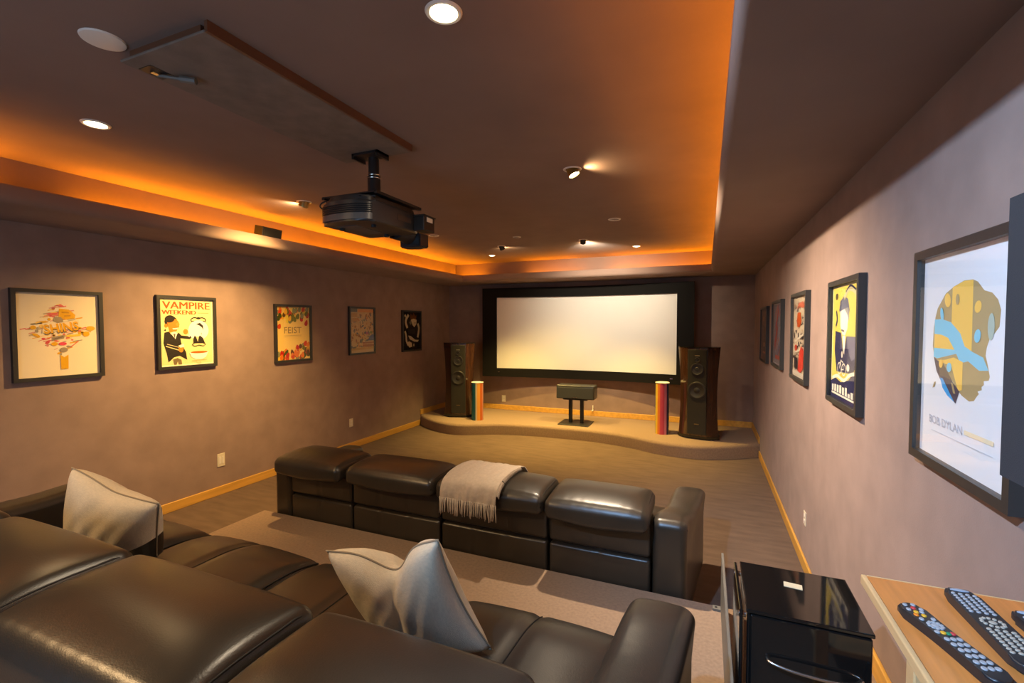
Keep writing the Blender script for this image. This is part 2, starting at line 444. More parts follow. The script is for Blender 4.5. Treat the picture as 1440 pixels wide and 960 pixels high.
# ------------------------------------------------------------------ framed posters
class Art:
    def __init__(s, w, h):
        s.w, s.h = w, h; s.bm = BM(); s.mats = []; s.idx = {}; s.layer = 0
    def m(s, c):
        if c not in s.idx:
            s.idx[c] = len(s.mats); s.mats.append(mat('ink_%d_%d_%d' % c, srgb(*c)[:3], rough=.55, spec=.2))
        return s.idx[c]
    def poly(s, pts, c, same=False):
        if not same: s.layer += 1
        y = -.0003-.00011*s.layer
        vs = [s.bm.verts.new(((u-.5)*s.w, y, (v-.5)*s.h)) for u, v in pts]
        tris = [(0, 1, 2)] if len(pts) == 3 else tessellate_polygon([[Vector((u, v, 0)) for u, v in pts]])
        for t in tris:
            try: s.bm.faces.new([vs[i] for i in t]).material_index = s.m(c)
            except ValueError: pass
    def rect(s, u0, v0, u1, v1, c): s.poly([(u0, v0), (u1, v0), (u1, v1), (u0, v1)], c)
    def ell(s, cu, cv, ru, rv, c, rot=0, n=20):
        k = s.h/s.w; P = []
        for i in range(n):
            a = 2*math.pi*i/n; x, y = ru*math.cos(a), rv*math.sin(a)*k
            P.append((cu+x*math.cos(rot)-y*math.sin(rot), cv+(x*math.sin(rot)+y*math.cos(rot))/k))
        s.poly(P, c)
    def leaf(s, cu, cv, L, W, c, rot):
        k = s.h/s.w; P = []
        for i in range(16):
            a = 2*math.pi*i/16; x = L*math.cos(a); y = W*math.sin(a)*(1-.35*math.cos(a))
            P.append((cu+x*math.cos(rot)-y*math.sin(rot), cv+(x*math.sin(rot)+y*math.cos(rot))/k))
        s.poly(P, c)
    def line(s, pts, wd, c):
        k = s.h/s.w
        P = [Vector((u, v*k)) for u, v in pts]; Lf, Rt = [], []
        for i, p in enumerate(P):
            t = (P[min(i+1, len(P)-1)]-P[max(i-1, 0)]).normalized(); n = Vector((-t.y, t.x))*wd/2
            Lf.append(p+n); Rt.append(p-n)
        s.layer += 1
        for i in range(len(P)-1):
            s.poly([(q.x, q.y/k) for q in (Lf[i], Lf[i+1], Rt[i+1], Rt[i])], c, same=True)
    def text(s, txt, cu, cv, wu, c, hv=None, bold=0, rot=0, shear=0):
        """text of width wu (fraction of print width) centred at cu, cv"""
        cur = bpy.data.curves.new('lettering', 'FONT'); cur.body = txt; cur.size = 1; cur.offset = bold; cur.align_x = 'LEFT'
        cur.resolution_u = 3
        o = bpy.data.objects.new('lettering', cur); COL.objects.link(o)
        dg = bpy.context.evaluated_depsgraph_get(); dg.update()
        ev = o.evaluated_get(dg); me = ev.to_mesh()
        co = [v.co.copy() for v in me.vertices]; fs = [list(p.vertices) for p in me.polygons]
        ev.to_mesh_clear(); COL.objects.unlink(o); bpy.data.objects.remove(o); bpy.data.curves.remove(cur)
        if not co: return
        x0 = min(v.x for v in co); x1 = max(v.x for v in co); y0 = min(v.y for v in co); y1 = max(v.y for v in co)
        W = wu*s.w; sx = W/(x1-x0); syy = sx if hv is None else hv*s.h/(y1-y0)
        s.layer += 1; y = -.0003-.00011*s.layer; mi = s.m(c); vs = []
        for v in co:
            px = (v.x-(x0+x1)/2)*sx; pz = (v.y-(y0+y1)/2)*syy
            px, pz = px*math.cos(rot)-pz*math.sin(rot), px*math.sin(rot)+pz*math.cos(rot)
            vs.append(s.bm.verts.new(((cu-.5)*s.w+px, y, (cv-.5)*s.h+pz)))
        for f in fs:
            try: s.bm.faces.new([vs[i] for i in f]).material_index = mi
            except ValueError: pass

FW = .028
def framed(name_label, loc, rz, w, h, draw, bg):
    t = thing('picture_frame', name_label, 'framed poster', loc, rz)
    bm = BM()
    o = [(-w/2, -h/2), (w/2, -h/2), (w/2, h/2), (-w/2, h/2)]
    i = [(-w/2+FW, -h/2+FW), (w/2-FW, -h/2+FW), (w/2-FW, h/2-FW), (-w/2+FW, h/2-FW)]
    V = [[bm.verts.new((x, y, z)) for x, z in P] for P, y in ((o, 0), (o, -.035), (i, -.035), (i, -.012))]
    for A, B in zip(V, V[1:]):
        for k in range(4): bm.faces.new((A[k], A[(k+1) % 4], B[(k+1) % 4], B[k]))
    bm.faces.new(V[0])
    obj('frame', bm, FRAME, t)
    pw, ph = w-2*FW, h-2*FW
    a = Art(pw, ph); a.poly([(0, 0), (1, 0), (1, 1), (0, 1)], bg); draw(a)
    me = bpy.data.meshes.new('print'); a.bm.to_mesh(me); a.bm.free()
    for m in a.mats: me.materials.append(m)
    p = bpy.data.objects.new('print', me); link(p, t); p.location = (0, -.013, 0)
    bm = BM(); box(bm, -pw/2, pw/2, -.0295, -.0275, -ph/2, ph/2); g = obj('glass', bm, glass_mat(), t)
    return t

YE, CO, TN, OR, DK, CRM = (228, 170, 25), (222, 105, 90), (160, 142, 112), (226, 100, 30), (48, 42, 36), (232, 214, 160)
def art_sign(a):
    rnd = random.Random(7)
    def ind(u, v, s=1): return abs(u-.5)/(.44*s)+abs(v-.57)/(.31*s) < 1
    for k in range(300):
        u, v = rnd.uniform(.06, .94), rnd.uniform(.26, .88); a.layer = 2+k % 14
        if not ind(u, v): continue
        c = rnd.choice([YE, CO, TN, (240, 196, 90), (214, 140, 120), (190, 170, 130), (206, 80, 80)])
        if rnd.random() < .6:
            L = rnd.uniform(.02, .07); a.line([(u-L, v-.006), (u+L, v+.008)], rnd.uniform(.008, .018), c)
        else: a.ell(u, v, rnd.uniform(.015, .035), rnd.uniform(.008, .02), c, rnd.uniform(-.3, .5))
    a.layer = 17
    a.poly([(.49, .72), (.50, .82), (.62, .81), (.70, .745), (.69, .70), (.58, .69)], (233, 172, 20))
    a.line([(.53, .775), (.62, .772)], .022, (200, 140, 30)); a.line([(.56, .73), (.64, .735)], .02, (200, 140, 30))
    a.poly([(.42, .67), (.44, .72), (.52, .715), (.55, .68), (.50, .635)], TN)
    a.poly([(.40, .425), (.55, .455), (.56, .50), (.40, .475)], TN); a.line([(.42, .447), (.54, .478)], .018, (120, 100, 80))
    a.poly([(.33, .755), (.48, .77), (.48, .74), (.40, .735)], CO)
    a.line([(.58, .48), (.76, .495)], .03, (240, 200, 60))
    a.ell(.83, .505, .045, .032, YE); a.ell(.89, .575, .06, .03, (220, 170, 40)); a.ell(.19, .59, .035, .025, YE); a.ell(.22, .50, .05, .016, YE, -.5)
    a.ell(.43, .39, .04, .022, YE); a.ell(.53, .39, .05, .02, (224, 80, 100)); a.ell(.54, .315, .05, .03, TN); a.line([(.62, .34), (.73, .42)], .012, CO)
    a.poly([(.48, .855), (.52, .875), (.56, .85), (.52, .843)], CO)
    a.poly([(.29, .52), (.30, .61), (.74, .69), (.75, .60)], (238, 214, 172))
    a.text('SHINS', .525, .578, .43, (118, 92, 56), hv=.115, bold=.03, rot=R(8)); a.text('SHINS', .52, .588, .43, (232, 168, 14), hv=.11, bold=.03, rot=R(8))
    a.poly([(.50, .08), (.59, .08), (.595, .255), (.545, .225), (.495, .255)], (226, 168, 18))
def art_mirror(a):
    B = (235, 216, 150)
    a.rect(.02, .02, .98, .98, B)
    for d in (-.006, 0, .006):
        a.text('VAMPIRE', .5+d, .905, .88, (214, 84, 28), hv=.105); a.text('WEEKEND', .355+d, .80, .62, (214, 84, 28), hv=.06)
    a.line([(.70, .795), (.92, .795)], .012, (170, 140, 90))
    # man in a dark jacket, seen from the side
    a.ell(.20, .66, .115, .085, DK); a.poly([(.13, .66), (.30, .70), (.335, .60), (.30, .52), (.17, .50)], (224, 130, 40))
    a.ell(.25, .615, .10, .085, (228, 132, 44)); a.ell(.18, .70, .09, .055, DK, .2); a.ell(.11, .60, .03, .03, (228, 132, 44)); a.ell(.32, .62, .035, .025, (236, 150, 60))
    a.poly([(.22, .56), (.33, .57), (.30, .545), (.24, .545)], (245, 238, 220)); a.poly([(.10, .56), (.07, .53), (.11, .52)], DK)
    a.poly([(.08, .50), (.16, .515), (.20, .47), (.27, .44), (.33, .50), (.38, .455), (.52, .44), (.56, .465), (.58, .43), (.54, .395), (.36, .41), (.38, .33), (.46, .20), (.48, .08), (.34, .15), (.24, .13), (.14, .06), (.11, .20), (.06, .34)], DK)
    a.poly([(.19, .49), (.25, .515), (.31, .49), (.27, .40)], (245, 238, 220)); a.poly([(.235, .48), (.275, .48), (.26, .40)], (110, 92, 70))
    a.line([(.10, .30), (.33, .235)], .016, (225, 205, 150)); a.line([(.12, .33), (.36, .27)], .01, (225, 205, 150))
    a.ell(.37, .25, .045, .05, (228, 132, 44)); a.poly([(.32, .30), (.42, .33), (.43, .28), (.36, .27)], (245, 238, 220))
    a.ell(.46, .51, .045, .04, (228, 132, 44)); a.poly([(.47, .46), (.55, .47), (.53, .425)], (245, 238, 220))
    a.poly([(.24, .02), (.22, .10), (.30, .12), (.37, .09), (.38, .02), (.32, .02), (.305, .07), (.28, .02)], (120, 104, 70))
    # mirror
    a.ell(.71, .53, .20, .155, (248, 244, 228))
    for sg in (-1, 1):
        a.line(catmull([(.71, .705), (.71+sg*.07, .725), (.71+sg*.14, .70), (.71+sg*.13, .665), (.71+sg*.09, .675)], 5), .018, DK)
    a.ell(.71, .715, .04, .016, DK)
    a.poly([(.66, .625), (.74, .645), (.80, .60), (.80, .53), (.775, .57), (.73, .60)], DK); a.line([(.76, .49), (.76, .46)], .012, DK)
    a.poly([(.60, .40), (.63, .45), (.68, .405), (.73, .45), (.79, .41), (.83, .33), (.60, .33)], DK); a.poly([(.655, .43), (.71, .43), (.69, .35)], (230, 210, 150))
    for sg in (-1, 1): a.line(catmull([(.71, .30), (.71+sg*.08, .285), (.71+sg*.13, .31), (.71+sg*.09, .325)], 5), .016, (90, 96, 50))
    # basin
    a.poly([(.52, .19), (.90, .20), (.84, .11), (.76, .08), (.64, .085), (.56, .12)], (248, 244, 228)); a.ell(.71, .19, .17, .018, OR); a.rect(.66, .02, .74, .08, (220, 200, 140))
    a.line([(.56, .06), (.86, .07)], .01, (190, 170, 110))
def art_leaves(a):
    rnd = random.Random(11)
    C = [(206, 66, 26), (226, 120, 30), (232, 176, 40), (110, 110, 20), (70, 80, 26), (190, 30, 20), (140, 140, 90), (230, 200, 60), (96, 60, 20)]
    a.rect(0, 0, 1, 1, (238, 202, 110))
    for k in range(96):
        a.layer = 2+k % 24
        u = rnd.uniform(.0, 1.0); d = rnd.random()**1.3*.24
        top = k % 2
        v = 1-.03-d*(.8+.4*u) if top else .03+d*(.65+.6*u)
        a.leaf(min(max(u, .05), .95), min(max(v, .04), .96), rnd.uniform(.060, .080), rnd.uniform(.042, .055), rnd.choice(C), rnd.uniform(1.0, 1.9))
    a.layer = 28
    a.leaf(.08, .635, .065, .05, (200, 70, 26), 1.1)
    a.text('FEIST', .48, .56, .52, (150, 120, 70), hv=.12); a.line([(.22, .455), (.74, .462)], .008, (170, 140, 90)); a.line([(.22, .43), (.74, .437)], .006, (190, 160, 100))
def art_map(a):
    rnd = random.Random(3)
    C = [(196, 140, 80), (120, 122, 116), (204, 168, 110), (150, 110, 74), (98, 110, 116), (214, 186, 134), (170, 120, 60), (130, 140, 110)]
    a.rect(.0, .92, .3, 1, (110, 112, 100)); a.rect(.32, .92, 1, 1, (216, 150, 80)); a.rect(0, .70, .3, .90, (190, 150, 90)); a.line([(0, .80), (.3, .80)], .014, (220, 200, 150))
    for k in range(170):
        a.layer = 8+k % 20
        u, v = rnd.uniform(.03, .97), rnd.uniform(.08, .9)
        if u > .5 and v < .26: continue
        if u < .3 and v > .7: continue
        a.leaf(u, v, rnd.uniform(.02, .075), rnd.uniform(.01, .035), rnd.choice(C), rnd.uniform(-1, 2.2))
    a.layer = 30
    a.poly([(.72, .27), (1, .27), (1, .42), (.84, .38)], (74, 92, 132)); a.ell(.88, .46, .06, .03, (126, 146, 80)); a.ell(.70, .44, .06, .03, (180, 110, 130))
    a.rect(.5, .13, 1, .24, (160, 100, 60)); a.line([(.5, .19), (1, .195)], .02, (214, 180, 130)); a.line([(.5, .14), (.5, .25), (1, .26)], .012, (226, 206, 160)); a.line([(.02, .08), (.98, .1)], .06, (190, 150, 84))
def art_dancer(a):
    W = (196, 182, 150)
    a.poly([(.40, .86), (.45, .97), (.55, .90), (.62, .99), (.72, .90), (.80, .93), (.74, .78), (.5, .78)], (110, 60, 14))
    a.line(catmull([(.33, .93), (.20, .82), (.17, .72), (.26, .58)], 5), .10, W)
    a.poly([(.46, .80), (.62, .83), (.80, .80), (.78, .68), (.66, .60), (.55, .66)], W); a.poly([(.36, .72), (.46, .80), (.5, .70), (.44, .66)], (110, 104, 90))
    a.line(catmull([(.86, .70), (.93, .58), (.90, .44), (.85, .32)], 5), .10, W)
    a.line(catmull([(.12, .50), (.18, .38), (.20, .24), (.30, .12)], 5), .085, W); a.poly([(.22, .18), (.34, .23), (.50, .18), (.52, .08), (.36, .06)], W)
    a.poly([(.30, .38), (.46, .36), (.70, .26), (.92, .25), (.86, .20), (.66, .21), (.38, .28)], W)
    a.rect(.30, .42, .70, .55, (44, 38, 34)); a.ell(.14, .90, .05, .04, W); a.ell(.62, .12, .03, .04, W)
    a.poly([(.66, .73), (.74, .72), (.70, .69)], (70, 40, 30))
def art_head(a):
    T, Y, B2, DKP = (178, 156, 110), (246, 200, 96), (128, 202, 226), (84, 74, 84)
    K = [(1296, 0), (1309, .15), (1350, .52), (1390, .85), (1412, 1)]
    def cr(x, y):
        p = 1280+x/3.69
        for (p0, u0), (p1, u1) in zip(K, K[1:]):
            if p <= p1: return (u0+(u1-u0)*(p-p0)/(p1-p0), .856-(y-60)*.000888)
        return (1, .856-(y-60)*.000888)
    def P(c, *q): a.poly([cr(x, y) for x, y in q], c)
    P(T, (105, 400), (107, 300), (115, 240), (125, 190), (145, 150), (165, 112), (205, 80), (250, 58), (290, 60), (312, 75), (340, 120), (372, 135), (395, 168), (408, 215), (404, 290), (388, 318), (370, 340), (358, 385), (354, 425), (364, 465), (374, 520), (370, 538), (350, 545), (352, 562), (342, 574), (344, 588), (326, 600), (332, 610), (322, 628), (312, 650), (290, 659), (255, 640), (235, 618), (200, 560), (150, 500), (115, 465))
    P(Y, (198, 84), (250, 60), (292, 62), (294, 415), (255, 415), (240, 345), (198, 290))
    P(B2, (112, 252), (150, 250), (195, 268), (240, 325), (262, 390), (300, 415), (345, 435), (368, 492), (330, 500), (280, 462), (245, 478), (225, 432), (130, 470), (112, 462))
    P(Y, (113, 333), (150, 336), (185, 352), (216, 412), (113, 412))
    P(Y, (135, 480), (175, 470), (215, 452), (256, 470), (256, 612), (240, 622), (222, 560), (205, 500), (165, 490))
    P(DKP, (113, 462), (132, 480), (160, 492), (185, 528), (215, 585), (246, 622), (230, 690), (190, 655), (150, 580), (130, 540))
    P((112, 98, 84), (140, 500), (165, 495), (190, 535), (205, 572), (150, 560))
    P((70, 160, 220), (150, 572), (165, 575), (205, 650), (225, 685), (190, 660), (165, 625))
    P(T, (206, 585), (216, 590), (228, 640), (218, 640))
    P(T, (112, 640), (120, 605), (130, 600), (124, 630))
    for x, y, w_, h_, c, r_ in ((178, 150, .035, .035, Y, .5), (318, 195, .035, .025, Y, .6), (225, 150, .02, .025, T, 0), (320, 335, .03, .03, B2, -.5), (375, 290, .03, .055, (172, 190, 176), 0), (152, 225, .02, .035, B2, .3), (196, 508, .03, .022, B2, .5), (155, 495, .025, .02, Y, .8)):
        q = cr(x, y); a.ell(q[0], q[1], w_, h_, c, r_)
    a.text('BOB DYLAN', .335, .185, .40, (190, 194, 204), hv=.04); a.line([(.56, .183), (.84, .183)], .024, (240, 226, 190)); a.line([(.17, .13), (.84, .13)], .004, (200, 208, 216))
def art_cyclist(a):
    N, Y, C2 = (44, 46, 84), (226, 204, 96), (236, 232, 214)
    a.rect(.02, .02, .98, .98, Y)
    a.poly([(.26, .78), (.30, .86), (.44, .90), (.58, .87), (.64, .78), (.60, .70), (.44, .77), (.30, .76)], (90, 96, 120))
    a.poly([(.30, .77), (.46, .79), (.60, .74), (.58, .62), (.50, .565), (.40, .57), (.32, .64)], (240, 236, 220))
    a.ell(.44, .71, .12, .07, (240, 236, 220)); a.poly([(.46, .79), (.60, .80), (.64, .68), (.56, .74)], (150, 150, 150)); a.line([(.36, .61), (.47, .60)], .02, (70, 70, 90))
    a.poly([(.14, .60), (.36, .585), (.46, .40), (.56, .56), (.88, .56), (.94, .40), (.80, .26), (.22, .24), (.12, .42)], N)
    a.poly([(.56, .56), (.88, .56), (.94, .42), (.74, .36), (.60, .46)], (110, 108, 130)); a.poly([(.42, .56), (.52, .56), (.49, .40), (.45, .44)], (238, 236, 226))
    a.line(catmull([(.16, .78), (.20, .70), (.15, .64)], 4), .04, N); a.ell(.17, .905, .05, .03, (90, 80, 60))
    a.line(catmull([(.45, .88), (.60, .95), (.78, .93), (.92, .86)], 5), .05, (206, 196, 150)); a.line(catmull([(.50, .93), (.66, .975), (.84, .93)], 5), .02, N)
    a.poly([(.0, .0), (1, .0), (1, .30), (.84, .28), (.66, .20), (.40, .16), (.18, .185), (0, .14)], N)
    a.line(catmull([(.06, .17), (.26, .205), (.50, .185), (.70, .245), (.94, .275)], 5), .035, C2)
    for cx in (.33, .49): a.line([(cx+.07*math.cos(q*.63), .275+.05*math.sin(q*.63)) for q in range(11)], .014, C2)
    a.line([(.33, .275), (.38, .35), (.46, .335), (.49, .275), (.40, .27), (.38, .35)], .014, C2); a.ell(.42, .40, .03, .028, C2); a.ell(.64, .30, .05, .03, C2)
    rnd = random.Random(5)
    for k in range(9): a.rect(.06+k*.10, .06, .06+k*.10+.07, .06+rnd.uniform(.03, .075), C2)
    a.line([(.06, .045), (.94, .045)], .02, C2)
def art_collage(a):
    rnd = random.Random(9)
    a.rect(.02, .02, .98, .98, (222, 204, 176))
    for k in range(46):
        u, v = rnd.uniform(.08, .9), rnd.uniform(.1, .93)
        a.poly([(u+rnd.uniform(-.11, .11), v+rnd.uniform(-.05, .05)) for _ in range(4)], rnd.choice([(50, 48, 54), (40, 40, 48), (120, 124, 130), (200, 170, 140), (90, 96, 110)]))
    a.poly([(.30, .70), (.36, .80), (.56, .80), (.62, .68), (.50, .62), (.36, .62)], (214, 92, 30)); a.poly([(.30, .84), (.44, .92), (.72, .93), (.86, .86), (.70, .85), (.5, .87)], (220, 120, 90))
    for k in range(7): a.poly([(.12+.1*k, .46), (.20+.1*k, .50), (.17+.1*k, .56), (.10+.1*k, .54)], rnd.choice([(48, 46, 52), (230, 220, 200)]))
    a.line([(.22, .44), (.80, .54)], .03, (236, 226, 206)); a.line([(.18, .30), (.70, .36)], .03, (236, 226, 206))
    a.poly([(.44, .08), (.62, .06), (.82, .14), (.84, .34), (.66, .40), (.52, .30)], (214, 70, 54)); a.rect(.16, .10, .40, .24, (44, 44, 52)); a.ell(.28, .36, .10, .04, (200, 60, 40)); a.rect(.06, .03, .94, .07, (232, 224, 206))
def art_diagonals(a):
    rnd = random.Random(2)
    a.rect(.02, .02, .98, .98, (130, 136, 158))
    for k in range(26):
        u = rnd.uniform(-.1, .9); v = rnd.uniform(.05, .85)
        a.line([(max(.03, u), v), (min(.97, u+.28), min(.96, v+.22))], rnd.uniform(.02, .05), rnd.choice([(96, 104, 140), (190, 80, 80), (170, 176, 190), (110, 120, 150), (180, 110, 120)]))
    a.line([(.2, .3), (.5, .62)], .10, (196, 70, 70)); a.line([(.3, .6), (.6, .9)], .08, (196, 70, 70)); a.line([(.3, .12), (.9, .12)], .06, (190, 80, 70)); a.rect(.05, .03, .95, .08, (150, 154, 170))
def art_dusk(a):
    a.rect(.04, .04, .96, .96, (84, 66, 52)); a.poly([(.04, .70), (.96, .62), (.96, .96), (.04, .96)], (112, 84, 58)); a.poly([(.04, .04), (.96, .04), (.96, .30), (.55, .42), (.04, .24)], (56, 46, 40))
    a.ell(.42, .30, .12, .05, (190, 140, 110)); a.ell(.30, .82, .10, .05, (170, 120, 60)); a.line([(.2, .14), (.8, .14)], .04, (170, 110, 80)); a.line([(.5, .44), (.52, .75)], .05, (64, 50, 40))

LW, RW = XL, XR
framed('framed poster on the left wall with a colourful diamond road sign reading SHINS', (LW, 2.035, 1.735), R(90), .57, .71, art_sign, (240, 222, 186))
framed('framed poster on the left wall with orange heading and a man at a mirror', (LW, 3.027, 1.740), R(90), .57, .71, art_mirror, (244, 236, 196))
framed('framed poster on the left wall with autumn leaves around the word FEIST', (LW, 4.315, 1.708), R(90), .56, .71, art_leaves, (238, 202, 110))
framed('framed poster on the left wall with a dense blue and tan pattern', (LW, 5.575, 1.725), R(90), .57, .71, art_map, (206, 176, 124))
framed('framed black poster on the left wall with a pale orange haired figure', (LW, 6.845, 1.705), R(90), .57, .71, art_dancer, (20, 17, 14))
framed('large framed poster on the right wall with a patchwork head profile on white', (RW, 1.745, 1.708), R(-90), .585, .70, art_head, (232, 234, 236))
framed('framed poster on the right wall with a navy suited figure on yellow', (RW, 2.975, 1.712), R(-90), .60, .69, art_cyclist, (236, 230, 200))
framed('framed poster on the right wall with an orange and black collage', (RW, 4.265, 1.713), R(-90), .64, .70, art_collage, (230, 220, 200))
framed('framed poster on the right wall with blue and red diagonal strokes', (RW, 5.495, 1.715), R(-90), .70, .69, art_diagonals, (190, 190, 200))
framed('small dark framed poster on the right wall, farthest from the camera', (RW, 6.64, 1.687), R(-90), .68, .69, art_dusk, (60, 50, 44))

# ------------------------------------------------------------------ sofas
def gsum(x, cs, w): return sum(math.exp(-((x-c)/w)**2) for c in cs)
def sofa(label, loc):
    t = thing('recliner_sofa', label, 'sofa', loc)
    S = [-3.05, -2.43, -1.664, -.89, -.27]
    stitches = [[-2.74], [-2.175, -1.92], [-1.406, -1.148], [-.58]]
    mids = [-2.74, -2.047, -1.277, -.58]
    D = 1.08
    flare = lambda y: .085*max(0, min(1, (y-.1)/.85))
    for i in range(4):
        x0, x1 = S[i], S[i+1]
        eL = lambda y: (flare(y) if False else 0)
        # backrest with upper and lower outside panels
        bm = BM(); box(bm, x0+.012, x1-.012, .03, .27, .06, .665, .03, 3); obj('backrest', bm, LEATHER, t, smooth=40)
        for z0, z1 in ((.04, .463), (.477, .67)):
            def fp(co, u, v, w, cs=stitches[i]):
                if v < 0:
                    g = gsum(co.x, cs, .007)
                    co.y += .006*g - .010*(1-u*u)*(1-w*w)
                return co
            bm = BM(); cushion(bm, x0+.007, x1-.007, .0, .06, z0, z1, .02, 30, fp); obj('back_panel', bm, LEATHER, t, smooth='all')
        # seat cushion
        ex0 = -1 if i == 0 else 0; ex1 = 1 if i == 3 else 0
        def fs(co, u, v, w, x0=x0, x1=x1, ex0=ex0, ex1=ex1, mid=mids[i]):
            f = (co.x-x0)/(x1-x0)
            co.x += (ex0*(1-f)+ex1*f)*flare(co.y)
            if w > -.2:
                k = max(0, w)
                b = .036*(1-abs(u)**2.6)*(1-max(0, (v))**4*.75)
                co.z += k*b
                co.z -= k*.011*math.exp(-((co.x-(mid+(ex0+ex1)*.5*flare(co.y)))/.008)**2)
            if v > .4: co.z -= .05*((v-.4)/.6)**2*max(0, w)
            return co
        bm = BM(); cushion(bm, x0+.004, x1-.004, .22, D, .20, .415, .06, 18, fs); seat = obj('seat', bm, LEATHER, t, smooth='all')
        pts = []
        pts = []
        for k in range(24):
            y = .30+(D-.34)*k/23; v = (y-.22)/(D-.22)*2-1
            pts.append((mids[i]+(ex0+ex1)*.5*flare(y), y, .4145+.036*(1-max(0, v)**4*.75)-.0085-(.05*((v-.4)/.6)**2 if v > .4 else 0)))
        bm = BM(); tube(bm, pts, .003, 6); obj('stitching', bm, SEAMBLK, seat, smooth='all')
        # stitched cord along both sides of the seat top
        for xx, ee in ((x0+.016, ex0), (x1-.016, ex1)):
            pts = []
            for k in range(20):
                y = .30+(D-.33)*k/19; v = (y-.22)/(D-.22)*2-1
                pts.append((xx+ee*flare(y), y, .402-(.05*((v-.4)/.6)**2 if v > .4 else 0)))
            bm = BM(); tube(bm, pts, .0045, 6); obj('piping', bm, SEAMBLK, seat, smooth='all')
        # front kick panel
        ex = (ex0*flare(D)*.6, ex1*flare(D)*.6)
        bm = BM(); box(bm, x0+.01+ex[0], x1-.01+ex[1], .40, D-.05, .05, .215, .02, 2); obj('footrest', bm, LEATHER, t, smooth=40)
        # headrest bolster folded over the back
        hx = (-.07 if i == 0 else 0)
        def fh(co, u, v, w):
            k = max(0, w)
            co.z += k*.030*(1-abs(u)**4)*(1-v*v) - .008*abs(u)**8*k
            co.z -= .03*max(0, -v)**2*(1 if w < .3 else .6)
            co.y -= .012*(1-abs(u)**3)*max(0, -v)
            if w < 0: co.z -= .008*math.cos(u*3.0)*max(0, -v)
            wr = .0018*math.sin(co.x*95+math.sin(co.y*30)*1.5)*max(0, -v)**2*k
            co.z += wr
            return co
        bm = BM(); cushion(bm, x0+.006+hx, x1-.006+(-.02 if i == 0 else 0), (-.115 if i in (0, 3) else -.092), .29, .668, .788, .043, 22, fh)
        hr = obj('headrest', bm, LEATHER, t, smooth='all')
        for xx in (x0+.022+hx, x1-.022+(-.02 if i == 0 else 0)):
            pts = []
            for k in range(22):
                a = k/21; y = -.085+.36*a; v = a*2-1
                pts.append((xx, y, .786-.012-.05*(max(0, abs(v)-.74)/.26)**2*(.8 if v > 0 else 1)-.02*max(0, -v)**2))
            bm = BM(); tube(bm, pts, .004, 6); obj('piping', bm, SEAMBLK, hr, smooth='all')
    # seam channels behind the panels
    for sg, xi, xo in ((-1, S[0], -3.235), (1, S[4], -.08)):
        a, b = min(xi, xo), max(xi, xo)
        zt = catmull([(0, .70), (.10, .705), (.24, .675), (.42, .625), (.62, .608), (.82, .615), (.97, .60)], 6)
        def ztop(y):
            for p, q in zip(zt, zt[1:]):
                if p[0] <= y <= q[0]: return p[1]+(q[1]-p[1])*(y-p[0])/(q[0]-p[0]+1e-9)
            return zt[-1][1] if y > .5 else zt[0][1]
        def fa(co, u, v, w):
            y = co.y
            co.x += sg*flare(y)
            base = .06
            zz = ztop(max(0, min(.97, y)))
            co.z = base+(co.z-base)*(zz-base)/(.70-base)
            # padded top roll overhanging the side slab
            k = max(0, (w-.45)/.55)
            co.x += u*.012*k*(1 if y > .2 else y/.2)
            if w > .5: co.z += .012*(1-u*u)*math.exp(-((y-.6)/.5)**2) + .0016*math.sin(y*120+3*u)*k*max(0, math.exp(-((y-.45)/.3)**2))
            if sg*u > .6: co.x -= sg*.02*math.exp(-((y-.5)/.25)**2)*math.exp(-((co.z-.35)/.2)**2)
            return co
        bm = BM(); cushion(bm, a+.002, b, 0, .97, .04, .70, .045, 22, fa); obj('arm', bm, LEATHER, t, smooth='all')
        arm = [c for c in t.children if c.name.startswith('arm')][-1]
        bm = BM()
        xs = xo-sg*.012
        tube(bm, [(xs+sg*flare(y)+sg*.010, y, ztop(y)-.045) for y in [k/24*.93+.03 for k in range(25)]], .004, 6)
        obj('piping', bm, SEAMBLK, arm, smooth='all')
    for x, y in ((-3.15, .12), (-.17, .12), (-3.15, .85), (-.17, .85), (-1.66, .12), (-1.66, .85)):
        bm = BM(); cyl(bm, (x, y, .03), .025, .06, seg=12); obj('foot', bm, BLACK, t)
    bm = BM(); box(bm, -3.2, -.12, .05, .95, .045, .19); obj('base_frame', bm, BLACK, t)
    return t
sofa('dark brown leather recliner sofa in front, with a throw over its back, seen from behind', (0, 2.71, 0))
sofa('dark brown leather recliner sofa nearest the camera on the riser, with two pillows', (-.03, .62, ZRI))

